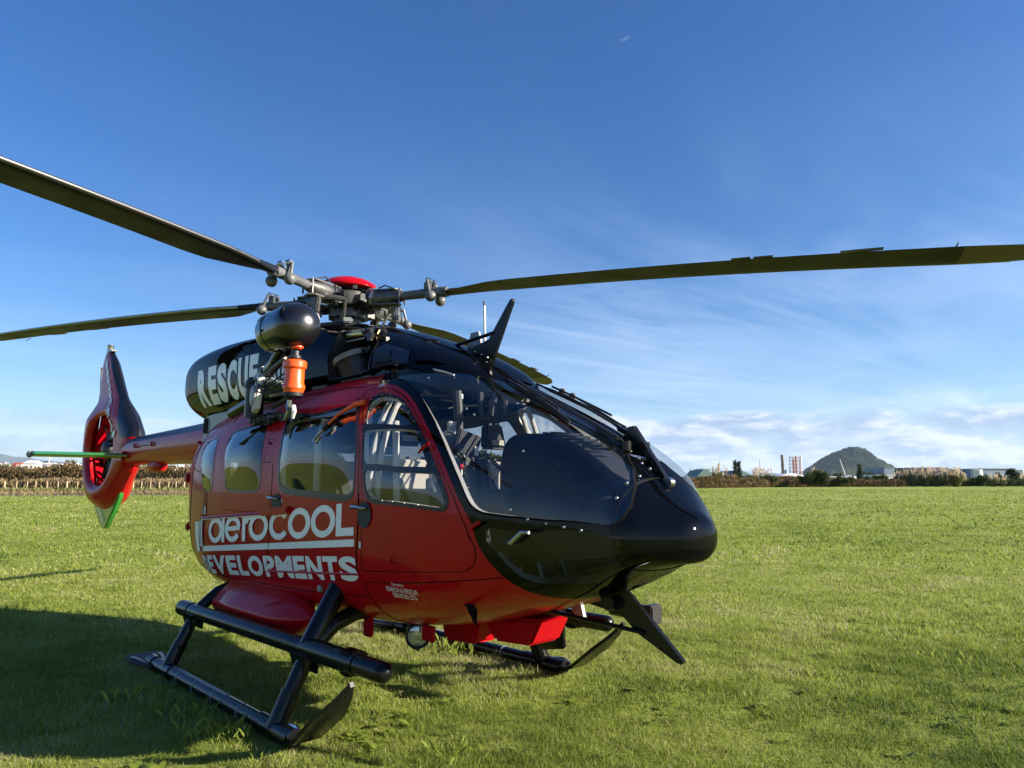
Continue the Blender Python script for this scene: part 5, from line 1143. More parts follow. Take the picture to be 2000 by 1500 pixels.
for (u, dd) in ((760, 5.0), (790, 4.8), (740, 5.2), (720, 4.6), (730, 4.5), (815, 5.1), (700, 4.7), (1560, 5.6), (1480, 5.2), (1820, 5.0), (1010, 6.6), (1060, 6.5), (985, 6.9), (940, 7.0), (470, 3.95), (500, 3.9), (330, 4.1)):
    for q in range(3): x, y = ground_at(u + rnd.uniform(-25, 25), dd + rnd.uniform(-.1, .1)); weed(x, y, rnd.randint(7, 12), .045 + .045 * rnd.random())
wd_ = np_mesh('weeds', np.array(V), np.array(TT_), grass_m, np.array(II)); tag(wd_, 'broad leaved weeds and longer tussocks scattered in the lawn', 'weeds', kind='stuff')

# ================================================================== BACKGROUND
def cards(P, size, up=.5, aspect=.45, seed=0):
    """leaf or twig sized triangles at the points P"""
    n = len(P); d = rng.normal(0, 1, (n, 3)); d[:, 2] = np.abs(d[:, 2]) * (1 + 2 * up) ; d /= np.linalg.norm(d, axis=1, keepdims=True)
    s = np.cross(d, rng.normal(0, 1, (n, 3))); s /= np.linalg.norm(s, axis=1, keepdims=True) + 1e-9; sz = size * rng.lognormal(0, .35, n)[:, None]
    V = np.stack([P - s * sz * aspect * .5, P + s * sz * aspect * .5, P + d * sz], 1).reshape(-1, 3); return V, np.arange(3 * n).reshape(-1, 3)
scrub_m = attr_mat('scrub_leaves', [(0, (.022, .024, .010)), (.3, (.075, .062, .026)), (.55, (.150, .105, .048)), (.8, (.23, .155, .075)), (1, (.34, .26, .15))], .85, .15, .2, scale=.35, amp=.5)
bush_m = attr_mat('bush_leaves', [(0, (.018, .028, .010)), (.5, (.055, .075, .024)), (1, (.13, .14, .05))], .8, .2, .2, scale=.6, amp=.4)
tree_m = attr_mat('tree_leaves', [(0, (.012, .020, .010)), (.5, (.034, .048, .020)), (1, (.075, .085, .035))], .8, .2, .2)
drygrass_m = attr_mat('dry_grass', [(0, (.10, .085, .035)), (.5, (.22, .165, .085)), (1, (.34, .27, .16))], .85, .3, .2, scale=.5, amp=.3)
plume_m = attr_mat('plume_cream', [(0, (.50, .39, .26)), (.5, (.68, .57, .43)), (1, (.80, .72, .60))], .9, .35, .2)
bladeg_m = attr_mat('pampas_leaves', [(0, (.06, .075, .02)), (.5, (.15, .165, .05)), (1, (.28, .25, .11))], .7, .3, .2)
bark_m = mat('bark', (.08, .06, .045), .9)
def strip_scrub(name, u0, u1, d0, d1, thick, hfun, n, size, m, label, cat, kind='stuff', up=.6):
    s = rng.random(n); u = u0 + (u1 - u0) * s; dd = d0 + (d1 - d0) * s + thick * rng.random(n); p = np.array([CAMX, CAMY])[None] + dd[:, None] * (FWD[None] + RGT[None] * ((u - 1000) / 1388.8)[:, None])
    clump = vnoise(p[:, 0], p[:, 1], 2.2) * .6 + vnoise(p[:, 0] + 9, p[:, 1], .9) * .4
    h = np.array([hfun(q) for q in u]) * (.55 + .75 * clump); z = h * rng.random(n) ** .75
    P = np.stack([p[:, 0], p[:, 1], z], 1); V, T = cards(P, size, up)
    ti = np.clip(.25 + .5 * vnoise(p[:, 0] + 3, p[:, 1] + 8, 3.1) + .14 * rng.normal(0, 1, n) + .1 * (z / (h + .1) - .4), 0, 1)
    o = np_mesh(name, V, T, m, np.repeat(ti, 3)); return tag(o, label, cat, kind=kind)
strip_scrub('scrub_hedge', -260, 420, 108, 112, 7, lambda u: 3.7 - .3 * math.sin(u * .03), 85000, .30, scrub_m, 'brown and dark green gorse scrub along the left field edge', 'scrub')
strip_scrub('scrub_hedge', 420, 905, 112, 122, 7, lambda u: 3.2, 16000, .5, scrub_m, 'brown scrub seen past the helicopter behind its tail boom', 'scrub')
strip_scrub('dry_grass_strip', -260, 420, 99, 101, 8, lambda u: 1.5, 52000, .30, drygrass_m, 'pale dry grass growing behind the wire fence', 'dry grass', up=1.5)
strip_scrub('dry_grass_strip', -260, 420, 93, 94, 5, lambda u: .30, 9000, .28, bladeg_m, 'rough green grass at the foot of the fence', 'rough grass', up=1.5)
strip_scrub('scrub_bank', 1180, 1560, 112, 165, 9, lambda u: 2.0 + .25 * math.sin(u * .05), 72000, .34, scrub_m, 'reddish brown scrub bank at the field edge beside the nose', 'scrub')
strip_scrub('scrub_hedge', 890, 1200, 122, 116, 8, lambda u: 2.6 + .5 * math.sin(u * .04), 30000, .34, scrub_m, 'brown scrub hidden mostly behind the nose and windscreen', 'scrub')
strip_scrub('scrub_bank', 2100, 2800, 172, 185, 7, lambda u: 2.0, 26000, .45, scrub_m, 'brown scrub carrying on past the right picture edge', 'scrub')
strip_scrub('scrub_hedge', -900, -255, 100, 108, 8, lambda u: 3.4, 26000, .45, scrub_m, 'brown scrub carrying on past the left picture edge', 'scrub')
strip_scrub('scrub_bank', 1540, 1760, 163, 168, 6, lambda u: 1.5, 28000, .34, scrub_m, 'low brown scrub in front of the green hill', 'scrub')
strip_scrub('scrub_bank', 1700, 2120, 176, 180, 6, lambda u: 1.7, 40000, .36, bush_m, 'low dark green scrub along the right field edge', 'scrub')
strip_scrub('dry_grass_strip', 1330, 2120, 112, 168, 2, lambda u: .35, 14000, .45, bladeg_m, 'fringe of longer grass where the lawn meets the right scrub', 'rough grass', up=1.5) if False else None
# gravel verge between lawn and fence
vm = vary(mat('gravel_verge', (.12, .10, .08), .95), (.075, .065, .05), (.19, .16, .12), 1.2, 6, .8, 9)
q = MB(); V = []
for u, a, b_ in ((-300, 69, 91), (0, 70, 91), (150, 72, 92), (370, 76, 94), (560, 80, 97), (760, 84, 100)): V += [(*ground_at(u, a), .006), (*ground_at(u, b_), .012)]
q.add(V, [(2 * i, 2 * i + 2, 2 * i + 3, 2 * i + 1) for i in range(5)]); tag(q.build('gravel_verge', vm, smooth=False), 'grey brown gravel verge between lawn and fence', None, kind='structure')
strip_scrub('dead_weeds', -260, 480, 71, 78, 12, lambda u: .20, 9000, .22, drygrass_m, 'grey brown dead weeds on the gravel verge', 'dead weeds', up=1.0)
# post and wire fence on the left
wood = vary(mat('pale_timber', (.42, .31, .18), .85), (.34, .25, .14), (.50, .38, .23), 3)
fence = tag(empty('wire_fence', (*ground_at(180, 96), 0)), 'pale timber post and wire fence on the left behind the tail', 'fence')
fx, fy = fence.location.x, fence.location.y; post = None; tops = []
for i, u in enumerate((-60, -41, -20, -1, 19, 42, 62, 79, 101, 122, 140, 160, 181, 201, 222, 245, 268, 284, 302, 318, 336, 350, 366, 384)):
    x, y = ground_at(u, 95 + .01 * u); big = i % 6 == 4
    if post is None or big:
        o = MB().rod((0, 0, -.05), (0, 0, 1.42), .075 if not big else .12, 8).build('fence_post', wood, fence)
        if not big: post = o
    else: o = link(post.copy()); o.parent = fence
    o.location = (x - fx, y - fy, 0); o.rotation_euler = (rnd.uniform(-.03, .03), rnd.uniform(-.05, .05), 0)
    if i == 18: o.rotation_euler = (.1, .12, 0)
for z in (.35, .65, .95, 1.2):
    pts = [(*ground_at(u, 95 + .01 * u - .08), z) for u in (-60, 100, 245, 384)]; MB().tube([(a - fx, b_ - fy, c) for a, b_, c in pts], .006, 4).build('fence_wire', M['steel'], fence)
# pampas grass clumps
def pampas(u, dd, hgt, spread, nple, label):
    x, y = ground_at(u, dd); root = tag(empty('pampas_grass', (x, y, 0)), label, 'pampas grass', 'pampas grass clumps along the right field edge')
    n = int(260 * spread); V = []; T = []; ti = []
    for i in range(n):
        a = rng.random() * 6.28; r0 = spread * .35 * math.sqrt(rng.random()); l = hgt * (.45 + .25 * rng.random()); sp = spread * (.4 + .6 * rng.random()); c, s = math.cos(a), math.sin(a); wd = .05; k = len(V)
        for q, h in ((0, 0), (.35, .7), (.7, .95), (1, .62)):
            px, py = c * (r0 + sp * q), s * (r0 + sp * q); V += [(px - s * wd * (1.1 - q), py + c * wd * (1.1 - q), l * h), (px + s * wd * (1.1 - q), py - c * wd * (1.1 - q), l * h)]
        for j in range(3): T += [(k + 2 * j, k + 2 * j + 1, k + 2 * j + 3), (k + 2 * j, k + 2 * j + 3, k + 2 * j + 2)]
        ti += [rng.random()] * 8
    f = np_mesh('leaves', np.array(V), np.array(T), bladeg_m, np.array(ti)); f.parent = root; f['kind'] = 'stuff'
    Ps = []; tt = []
    for i in range(nple):
        a = rng.random() * 6.28; r = spread * math.sqrt(rng.random()); px, py = math.cos(a) * r, math.sin(a) * r; ht = hgt * (.55 + .5 * rng.random()); lx = rng.normal(0, .12) + .06; tn = rng.random()
        m_ = 60; q = rng.random(m_); rad = .16 * np.sin(np.pi * (.12 + .88 * q)) ** .8 * rng.random(m_); b_ = rng.random(m_) * 6.28
        Ps.append(np.stack([px + lx * q + rad * np.cos(b_), py + rad * np.sin(b_), ht - 1.0 * (1 - q)], 1)); tt += list(np.clip(tn * .6 + .4 * rng.random(m_), 0, 1))
    Vc, Tc = cards(np.concatenate(Ps), .26, 2.0, .35); p = np_mesh('plumes', Vc, Tc, plume_m, np.repeat(np.array(tt), 3)); p.parent = root; p['kind'] = 'stuff'
for args in ((1398, 150, 5.0, 1.3, 17, 'tall pale pampas plumes nearest the helicopter nose, on the brown bank'), (1416, 153, 4.3, .8, 8, 'narrow pampas clump just right of the tall plumes near the nose'), (1431, 154, 3.4, .5, 4, 'tiny low pampas tuft between the plumes and the green shed'),
             (1466, 159, 4.1, 1.6, 18, 'pampas clump in front of the green shed roof'), (1490, 162, 4.1, 1.6, 18, 'pampas clump left of the refinery stack, beside the shed'), (1588, 168, 4.9, 1.2, 9, 'sparse thin pampas plumes behind the dark round bush'),
             (1752, 172, 4.0, 1.6, 18, 'loose pampas clump at the right foot of the hill'), (1775, 171, 4.3, 1.6, 26, 'dense pampas clump, second from the hill foot'), (1800, 170, 4.5, 2.0, 34, 'broad pampas clump in the middle of the big row'), (1822, 170, 4.5, 1.8, 34, 'tallest pampas clump of the big row with pink cream plumes'),
             (1860, 168, 4.4, 2.2, 44, 'large rounded pampas clump left of the white tank'), (1930, 170, 2.9, 1.2, 14, 'small pampas clump under the blue grey warehouse wall'), (1950, 169, 2.5, .7, 8, 'smallest pampas clump beside the dark tree at the right edge'), (1990, 172, 3.0, 1.1, 10, 'pampas clump at the right edge under the second tank')): pampas(*args)
# bushes and trees
def tree(name, u, dd, hgt, rad, label, shape='round', n=2600, m=None, group=None, card=None):
    x, y = ground_at(u, dd); root = tag(empty(name, (x, y, 0)), label, 'bush' if 'bush' in name else 'tree', group)
    tr = MB().tube([(0, 0, -.1), (.02 * hgt, 0, hgt * .3), (-.02 * hgt, .02 * hgt, hgt * .7)], [hgt * .03, hgt * .022, hgt * .008], 7)
    for a in (0, 1.3, 2.6, 4.0, 5.2): tr.tube([(0, 0, hgt * .28), (math.cos(a) * rad * .45, math.sin(a) * rad * .45, hgt * (.5 + .06 * a / 2))], [hgt * .014, hgt * .005], 5)
    tr.build('trunk', bark_m, root)
    if shape == 'cone': h = hgt * (.08 + .92 * rng.random(n)); r = rad * (1.02 - h / hgt) * np.sqrt(rng.random(n)); a = rng.random(n) * 6.28; P = np.stack([r * np.cos(a), r * np.sin(a), h], 1)
    else:
        C_ = [(rng.normal(0, rad * .42), rng.normal(0, rad * .42), hgt * rng.uniform(.30, .82), rad * rng.uniform(.28, .52)) for _ in range(12)]; P = []
        for cx, cy, cz, cr in C_:
            d = rng.normal(0, 1, (n // 12, 3)); d /= np.linalg.norm(d, axis=1, keepdims=True); P.append(np.array([cx, cy, cz]) + d * cr * rng.random((n // 12, 1)) ** .4 * np.array([1, 1, .85]))
        P = np.concatenate(P); P = P[P[:, 2] > 0]
    V, T = cards(P, card or hgt * .075, .3, .6); ti = np.clip(.35 + .35 * vnoise(P[:, 0] + u, P[:, 2], rad * .4) + .13 * rng.normal(0, 1, len(P)), 0, 1)
    c = np_mesh('crown', V, T, m or tree_m, np.repeat(ti, 3)); c.parent = root; return root
tree('dark_bush', 1600, 158, 3.9, 2.6, 'dark round bush on the scrub bank left of the hill foot', n=4200, m=bush_m, card=.38)
tree('dark_bush', 1572, 158, 3.2, 1.8, 'smaller dark bush touching the left side of the round bush', n=2000, m=bush_m, card=.38)
tree('dark_bush', 1640, 164, 2.6, 1.6, 'low rounded bush right of the big dark bush', n=1800, m=bush_m, card=.35)
tree('conifer_tree', 1674, 330, 8.2, 1.9, 'small dark conifer in front of the hill', 'cone', 1500, card=.7)
tree('broad_tree', 1972, 190, 4.6, 2.0, 'dark upright tree between warehouse and second tank', n=2600, card=.40)
tree('dark_bush', 1990, 186, 2.6, 1.5, 'olive bush at the far right beside the dark tree', n=1200, m=bush_m, card=.35)
tree('dark_bush', 1942, 200, 3.0, 2.0, 'dark bush in front of the blue grey warehouse', n=1500, m=bush_m, card=.4)
tree('dark_bush', 1892, 200, 2.4, 1.2, 'small dark bush at the foot of the white tank', n=900, m=bush_m, card=.4)
tree('conifer_tree', 1433, 520, 14, 2.2, 'left of two pointed conifers behind the green shed', 'cone', 900, card=1.3, group='pointed conifers behind the sheds')
tree('conifer_tree', 1440, 520, 14, 2.0, 'right of two pointed conifers behind the green shed', 'cone', 900, card=1.3, group='pointed conifers behind the sheds')
for (u, dd, hg, rd, lb) in ((1712, 172, 2.9, 1.8, 'dark bush left of the loose pampas clump at the hill foot'), (1690, 170, 2.3, 1.6, 'low bush below the right hill flank'), (1845, 176, 3.2, 1.8, 'dark bush between the big pampas row and the rounded clump'), (1908, 178, 2.7, 1.9, 'green bush right of the white tank foot'), (1966, 182, 2.5, 1.6, 'green bush at the foot of the dark upright tree'), (1500, 158, 2.4, 1.7, 'low green bush on the brown bank under the rusty stack'), (1370, 146, 2.1, 1.6, 'low green bush on the brown bank next to the nose')): tree('dark_bush', u, dd, hg, rd, lb, n=2000, m=bush_m, card=.32)
for i, (u, dd, hg, rd, lb) in enumerate(((902, 104, 5.2, 2.4, 'olive shrub seen through the windscreen, left of the seat'), (925, 108, 6.3, 2.6, 'tallest olive shrub seen through the windscreen'), (955, 108, 6.0, 2.4, 'olive shrub seen through the windscreen behind the seat back'), (990, 112, 5.0, 2.4, 'olive shrub hidden mostly by the instrument panel'))):
    tree('olive_shrub', u, dd, hg, rd, lb, n=4200, m=bush_m, card=.34, group='olive shrubs beyond the far side of the helicopter')
for (u, dd, hg, rd, lb) in ((97, 640, 19, 5.0, 'dark tree among the far houses above the stabiliser tip'), (84, 650, 15, 4, 'smaller dark tree left of the tree above the stabiliser tip'), (55, 650, 17, 3, 'narrow dark tree right of the red roofs far left'), (20, 650, 14, 5, 'dark tree in the far left houses near the picture edge'), (132, 640, 16, 4.5, 'dark tree behind the fan duct left rim among houses'), (345, 620, 16, 6, 'dark trees under the tail boom by the far houses'), (300, 620, 12, 5, 'low dark tree under the tail boom left of the tall one')):
    tree('distant_tree', u, dd, hg, rd, lb, n=1100, card=1.5)
# far houses on a low rise
rise_m = vary(mat('rise_grass', (.05, .06, .025), .95), (.035, .045, .02), (.08, .08, .04), .02)
def ridge(name, us, d0, d1, hs, m, label, kind='structure', n=4):
    V = []; k = len(us)
    for j in range(n + 1):
        f = j / n; d = d0 + (d1 - d0) * f; e = math.sin(min(1, f * 1.35) * math.pi / 2)
        for u, h in zip(us, hs): V.append((*ground_at(u, d), -1 + (h + 1) * e))
    F = [(j * k + i, j * k + i + 1, (j + 1) * k + i + 1, (j + 1) * k + i) for j in range(n) for i in range(k - 1)]
    o = MB().add(V, F).build(name, m); return tag(o, label, None, kind=kind)
ridge('low_rise', list(range(-300, 560, 40)), 560, 760, [9 + 2.5 * math.sin(i * 1.7) for i in range(22)], rise_m, 'low rise with houses beyond the scrub on the left')
roofs = [mat('roof_' + n, c, .7) for n, c in (('red', (.36, .07, .05)), ('grey', (.20, .21, .22)), ('white', (.72, .72, .72)), ('green', (.14, .26, .20)))]
walls = [mat('wall_' + n, c, .8) for n, c in (('white', (.72, .71, .68)), ('cream', (.60, .54, .44)), ('pink', (.55, .33, .30)))]
wing = mat('window_dark', (.03, .035, .04), .2)
def house(u, dd, wd, hg, z, rf, wl, label):
    x, y = ground_at(u, dd); root = tag(empty('house', (x, y, z), math.atan2(RGT[1], RGT[0]) + rnd.uniform(-.3, .3)), label, 'house', 'houses on the far rise')
    MB().box((0, 0, hg / 2), (wd, 8, hg)).build('wall', walls[wl], root, smooth=False)
    MB().add([(-wd / 2 - .5, -4.5, hg), (wd / 2 + .5, -4.5, hg), (wd / 2 + .5, 4.5, hg), (-wd / 2 - .5, 4.5, hg), (-wd / 2 + 1, 0, hg + 2.4), (wd / 2 - 1, 0, hg + 2.4)], [(0, 1, 5, 4), (2, 3, 4, 5), (1, 2, 5), (3, 0, 4), (3, 2, 1, 0)]).build('roof', roofs[rf], root, smooth=False)
    for i in range(max(2, int(wd / 4))): MB().box((-wd / 2 + 2 + i * 4, -4.02, hg * .55), (1.6, .06, 1.3)).build('window', wing, root, smooth=False)
hs_ = ((-6, 610, 12, 4, 9.6, 2, 0, 'white house at the left picture edge'), (8, 620, 10, 4, 11, 1, 1, 'cream house with grey roof near the left edge'), (15, 590, 11, 3.5, 8.5, 3, 0, 'house with pale green roof at the far left'), (28, 600, 13, 4, 8.5, 0, 2, 'long pink house with red roof at the far left'), (42, 615, 9, 4, 10, 0, 0, 'small white house with red roof, right of the pink one'), (50, 600, 8, 3.5, 8.5, 2, 0, 'small white house before the narrow dark tree'), (70, 590, 10, 6, 9, 2, 0, 'tall white house left of the stabiliser tip tree'), (90, 600, 17, 3.5, 8.8, 1, 0, 'long low white building under the stabiliser'), (104, 620, 12, 4, 10, 2, 1, 'cream house with white roof under the stabiliser middle'), (116, 600, 13, 4, 8.7, 2, 0, 'white house with white roof left of the duct'), (140, 600, 12, 4, 8.5, 1, 1, 'cream house behind the left rim of the fan duct'), (148, 615, 10, 4, 10, 2, 0, 'white house directly beside the fan duct rim'),
      (292, 560, 14, 3.5, 6.5, 2, 0, 'white house below the tail boom, leftmost there'), (318, 570, 16, 4, 7, 2, 0, 'wide white house below the middle of the tail boom'), (338, 560, 12, 3.5, 6.5, 1, 1, 'cream house below the tail boom next to the cabin'), (360, 575, 15, 4, 7.2, 2, 0, 'white house between tail boom and cabin rear'))
for h in hs_: house(*h)
MB().rod((*ground_at(101, 560), 0), (*ground_at(101, 560), 21), .35, 8).build('white_pole', M['whitetrim']); tag(bpy.data.objects['white_pole'], 'slim white pole rising from the far houses under the stabiliser', 'pole')
# port: sheds, tanks, refinery tower, crane
steelw = vary(mat('white_steel', (.66, .66, .64), .5), (.60, .60, .58), (.72, .72, .70), .3)
shedg = vary(mat('green_roof_sheet', (.085, .15, .125), .6), (.075, .13, .11), (.10, .17, .14), .2)
blueg = vary(mat('blue_grey_sheet', (.20, .25, .33), .6), (.18, .23, .31), (.23, .28, .36), .1)
pinkst = vary(mat('faded_red_steel', (.40, .17, .13), .7), (.33, .14, .11), (.50, .28, .23), .4)
rust = vary(mat('rusty_stack', (.20, .14, .09), .8), (.15, .10, .07), (.27, .19, .12), .3)
def facing(name, u, dd, label, cat, z=0, group=None): return tag(empty(name, (*ground_at(u, dd), z), math.atan2(RGT[1], RGT[0])), label, cat, group)
def shed(u0, u1, dd, hw, hr, label, wm, rm, dep=40, flat=False):
    k = dd / 1388.8; r = facing('storage_shed', (u0 + u1) / 2, dd, label, 'shed'); wd = (u1 - u0) * k
    MB().box((0, dep / 2, hw / 2), (wd, dep, hw)).build('wall', wm, r, smooth=False)
    if flat: MB().box((0, dep / 2, hw + .3), (wd + 1, dep + 1, .6)).build('roof', rm, r, smooth=False)
    else: MB().add([(-wd / 2, -1, hw - .2), (wd / 2, -1, hw - .2), (wd / 2, dep, hw - .2), (-wd / 2, dep, hw - .2), (-wd * .12, 2, hr), (wd * .12, 2, hr), (wd * .12, dep, hr), (-wd * .12, dep, hr)], [(0, 1, 5, 4), (1, 2, 6, 5), (3, 0, 4, 7), (4, 5, 6, 7)]).build('roof', rm, r, smooth=False)
    for i in range(max(2, int(wd / 7))): MB().box((-wd / 2 + 3.5 + i * 7, -.06, hw * .45), (3, .12, hw * .6)).build('door', wing if i % 2 else wm, r, smooth=False)
    return r
shed(1358, 1396, 520, 4.2, 9.0, 'green roofed shed directly right of the nose', blueg, shedg)
shed(1416, 1468, 520, 4.8, 8.4, 'wide green roofed shed behind the pampas plumes', blueg, shedg)
shed(1372, 1386, 700, 12, 12.2, 'pale flat store behind the left green shed', steelw, steelw, flat=True)
shed(1500, 1512, 620, 7.2, 8, 'small white store left of the rusty stack', steelw, steelw, flat=True)
shed(1515, 1572, 560, 4.6, 6.6, 'long white roofed store under the refinery tower', M['grey'], steelw)
shed(1602, 1640, 560, 3.8, 4.0, 'low white roofed store left of the domed tank', M['grey'], steelw, flat=True)
shed(1700, 1742, 600, 5.2, 5.4, 'low pale store at the right foot of the hill', steelw, steelw, flat=True)
shed(1722, 1742, 700, 13.5, 13.6, 'dark blue store behind the pampas at the hill foot', blueg, blueg, flat=True)
shed(1782, 1845, 720, 13.5, 14, 'dark long warehouse behind the pampas row', M['darkmetal'], blueg, flat=True)
shed(1866, 1896, 520, 8.2, 8.4, 'blue grey warehouse left of the white tank', blueg, blueg, flat=True)
shed(1912, 1976, 500, 9.0, 9.2, 'long blue grey warehouse between the two white tanks', blueg, M['grey'], flat=True)
shed(1992, 2060, 520, 7.4, 7.6, 'white and blue warehouse at the right picture edge', blueg, steelw, flat=True)
def tank(u, dd, rad, hg, dome, label, m=steelw, z=0):
    x, y = ground_at(u, dd); r = tag(empty('storage_tank', (x, y, z)), label, 'tank')
    MB().lathe((0, 0, 0), (0, 0, 1), [(0, 0), (0, rad), (hg, rad)], 28).build('shell', m, r)
    MB().lathe((0, 0, hg), (0, 0, 1), [(0, rad + .1), (.15, rad + .1), (dome * .6, rad * .6), (dome, 0)], 28).build('tank_roof', m, r)
    for i in range(3): MB().lathe((0, 0, hg * (.25 + .25 * i)), (0, 0, 1), [(0, rad), (0, rad + .08), (.2, rad + .08), (.2, rad)], 28).build('wind_girder', m, r)
    MB().box((rad * -.6, -rad * .82, hg / 2), (.6, .4, hg)).build('tank_ladder', M['grey'], r, smooth=False)
tank(1901, 470, 3.2, 8.1, .5, 'white cylindrical tank left of the long warehouse'); tank(1984, 470, 3.6, 8.0, .5, 'white cylindrical tank right of the dark tree'); tank(1653, 540, 5.6, 3.4, 1.6, 'low white domed tank in front of the hill'); tank(1536, 560, 5, 3.6, .8, 'low white tank under the refinery tower', z=0); tank(1690, 640, 4, 5.0, .6, 'pale tank at the hill foot', m=M['grey'])
def tower(u, dd, wd, hg, label):
    r = facing('refinery_tower', u, dd, label, 'tower'); nl = 7
    for sx in (-1, 1):
        for sy in (-1, 1): MB().box((sx * wd / 2, sy * wd / 2, hg / 2), (.55, .55, hg)).build('column', pinkst, r, smooth=False)
    for i in range(1, nl + 1):
        z = hg * i / nl; MB().box((0, 0, z), (wd + 1.4, wd + 1.4, .5)).build('platform', pinkst, r, smooth=False)
        MB().add([(-wd / 2, -wd / 2 - .1, z - hg / nl), (-wd / 2 + .5, -wd / 2 - .1, z - hg / nl), (wd / 2, -wd / 2 - .1, z), (wd / 2 - .5, -wd / 2 - .1, z)], [(0, 1, 2, 3)]).build('brace', pinkst, r, smooth=False)
    for x, rr_, h in ((-1.8, 1.3, hg * .93), (1.6, 1.1, hg * 1.04)): MB().rod((x, 0, 0), (x, 0, h), rr_, 10).build('vessel', pinkst, r)
    MB().rod((wd / 2 + 3.4, 0, 0), (wd / 2 + 3.4, 0, hg * 1.08), .8, 8).build('flue', steelw, r); MB().rod((wd / 2 + 1.6, 0, 0), (wd / 2 + 1.6, 0, hg * .85), .5, 8).build('flue', pinkst, r)
    MB().rod((-wd / 2 - 2, 0, 0), (-wd / 2 - 2, 0, hg * .6), .5, 8).build('flue', pinkst, r)
tower(1549, 900, 9, 30, 'faded red refinery tower left of the hill')
r = facing('rusty_stack', 1525, 900, 'slim rusty brown stack left of the refinery tower', 'stack')
MB().lathe((0, 0, 0), (0, 0, 1), [(0, 2.0), (12, 1.7), (31, 1.5), (32, 1.9), (33, 1.5)], 12).build('shaft', rust, r)
for z in (10, 20, 28): MB().lathe((0, 0, z), (0, 0, 1), [(0, 1.6), (0, 2.6), (.5, 2.6), (.5, 1.6)], 12).build('walkway', rust, r)
MB().rod((3.4, 0, 0), (3.4, 0, 14), 1.2, 8).build('side_vessel', rust, r); MB().rod((9, 0, 0), (9, 0, 11), .7, 8).build('side_vessel', steelw, r); MB().box((1.5, 0, 5), (8, 4, 6)).build('process_block', rust, r, smooth=False)
r = facing('port_crane', 1646, 800, 'pale slanting crane jib in front of the hill', 'crane')
MB().tube([(0, 0, 4), (-5.4, 0, 25)], [.9, .35], 6).build('jib', M['grey'], r); MB().rod((0, 0, 0), (0, 0, 7), 1.2, 8).build('mast', M['grey'], r); MB().box((1.5, 0, 5), (5, 3, 2.4)).build('cab', M['grey'], r, smooth=False)
for u, dd, hg, lb in ((1354, 600, 13.5, 'thin white mast right of the nose above the shed'), (1345, 600, 12.5, 'thin dark mast nearest the nose'), (1481, 700, 22, 'very thin lattice mast above the pampas'), (1446, 700, 15, 'thin pale mast above the green shed')):
    o = MB().tube([(*ground_at(u, dd), 0), (*ground_at(u, dd), hg)], [.28, .14], 6).build('thin_mast', M['whitetrim'] if 'white' in lb or 'pale' in lb else M['darkmetal']); tag(o, lb, 'mast')
for i, (u, dd, rd, hg) in enumerate(((1680, 700, 14, 9), (1700, 720, 12, 8), (1630, 720, 14, 7), (1715, 650, 10, 6), (1610, 700, 9, 6), (1760, 680, 9, 9))):
    tree('distant_tree', u, dd, hg, rd * .5, ('dark low trees right of the conifer at the hill foot', 'low trees near the right hill foot', 'low trees behind the domed tank', 'low trees before the pale store by the hill', 'low trees right of the refinery tower', 'trees between hill and pampas row')[i], n=900, card=1.5)
# the green hill and the far mountains
hill_m = bpy.data.materials.new('hill_forest'); hill_m.use_nodes = True; t = hill_m.node_tree; b = t.nodes['Principled BSDF']; g = t.nodes.new('ShaderNodeTexCoord')
n1 = noise(t, g.outputs['Object'], .010, 5, .6); n2 = noise(t, g.outputs['Object'], .05, 6, .7); sx3 = t.nodes.new('ShaderNodeSeparateXYZ'); t.links.new(g.outputs['Object'], sx3.inputs[0])
low = ramp(t, math_node(t, 'DIVIDE', sx3.outputs[2], 240.0), [(.10, .16), (.45, 0)])
f = math_node(t, 'ADD', math_node(t, 'ADD', math_node(t, 'MULTIPLY', n1, .6), math_node(t, 'MULTIPLY', n2, .4)), low)
t.links.new(ramp(t, f, [(.36, (.004, .009, .004)), (.50, (.009, .018, .007)), (.56, (.020, .032, .011)), (.68, (.070, .078, .028))]), b.inputs['Base Color']); b.inputs['Roughness'].default_value = .95; b.inputs['Specular IOR Level'].default_value = .05
bp = t.nodes.new('ShaderNodeBump'); bp.inputs['Strength'].default_value = 1; bp.inputs['Distance'].default_value = 14; t.links.new(n2, bp.inputs['Height']); t.links.new(bp.outputs[0], b.inputs['Normal'])
HD = 4900; prof = np.array([(1540, 0), (1560, 20), (1572, 62), (1585, 94), (1598, 128), (1612, 160), (1628, 190), (1642, 207), (1655, 221), (1664, 226), (1673, 227), (1680, 222), (1686, 206), (1694, 174), (1704, 150), (1716, 122), (1728, 98), (1738, 80), (1750, 60), (1770, 28), (1785, 0)], float)
nu, nv = 120, 40; us = np.linspace(1540, 1785, nu); hz_ = np.interp(us, prof[:, 0], prof[:, 1]); V = []
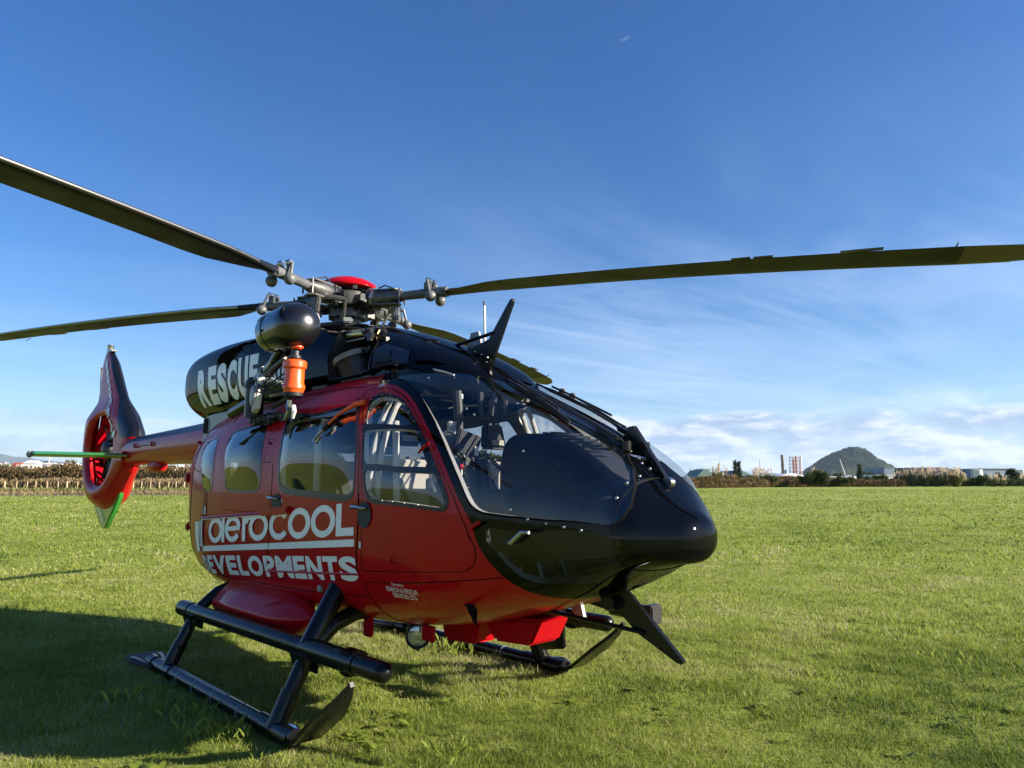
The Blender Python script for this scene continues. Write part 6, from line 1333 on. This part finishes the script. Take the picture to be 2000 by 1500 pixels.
for j in range(nv):
    f = -1 + 2 * j / (nv - 1); fall = (1 - abs(f) ** 1.6); d = HD + f * 330
    for i in range(nu):
        x, y = ground_at(us[i], HD); x += FWD[0] * f * 330; y += FWD[1] * f * 330; nz_ = float(vnoise(np.array([us[i] * 3.5]), np.array([f * 300]), 14)[0] - .5) * 22 + float(vnoise(np.array([us[i] * 3.5]), np.array([f * 300]), 5)[0] - .5) * 14
        V.append((x, y, max(-3, (hz_[i] * fall) + nz_ * min(1, hz_[i] / 60) * fall)))
F = [(j * nu + i, j * nu + i + 1, (j + 1) * nu + i + 1, (j + 1) * nu + i) for j in range(nv - 1) for i in range(nu - 1)]
tag(obj('green_hill', V, F, hill_m), 'steep forested volcanic hill standing alone on the right horizon', None, kind='structure')
mt_m = vary(mat('far_mountain_forest', (.035, .05, .03), .95), (.025, .035, .02), (.05, .065, .04), .002)
us = np.linspace(-500, 560, 90); D2 = 21000
hh = np.interp(us, [-500, -200, -60, 0, 18, 30, 40, 60, 90, 150, 260, 420, 560], np.array([330, 370, 380, 385, 382, 350, 335, 338, 300, 262, 220, 190, 150]) * 2.21) + 24 * (vnoise(us, us * 0, 22) - .5) * 2
V = []
for j, e in enumerate((0, .55, .85, 1.0, .7)):
    for u, h in zip(us, hh): V.append((*ground_at(u, D2 + 900 * j), h * e + 40 * (float(vnoise(np.array([u]), np.array([j * 40.]), 15)[0]) - .5) * (0 < j < 3)))
F = [(j * 90 + i, j * 90 + i + 1, (j + 1) * 90 + i + 1, (j + 1) * 90 + i) for j in range(4) for i in range(89)]
tag(obj('mountain_range', V, F, mt_m), 'long blue mountain range on the far left horizon', None, kind='structure')
# the air between: one even haze over the whole place
HAZE = True
if HAZE:
    hm_ = bpy.data.materials.new('haze_air'); hm_.use_nodes = True; t = hm_.node_tree; t.nodes.clear(); o_ = t.nodes.new('ShaderNodeOutputMaterial'); pv = t.nodes.new('ShaderNodeVolumePrincipled')
    pv.inputs['Density'].default_value = 2.5e-5; pv.inputs['Color'].default_value = (.60, .80, 1, 1); pv.inputs['Anisotropy'].default_value = .1
    t.links.new(pv.outputs[0], o_.inputs['Volume'])
    hb = MB().box((0, 0, 524), (2 * L + 400, 2 * L + 400, 1050)).build('haze', hm_, smooth=False); tag(hb, 'thin pale haze filling the air over the airfield', 'haze', kind='stuff')
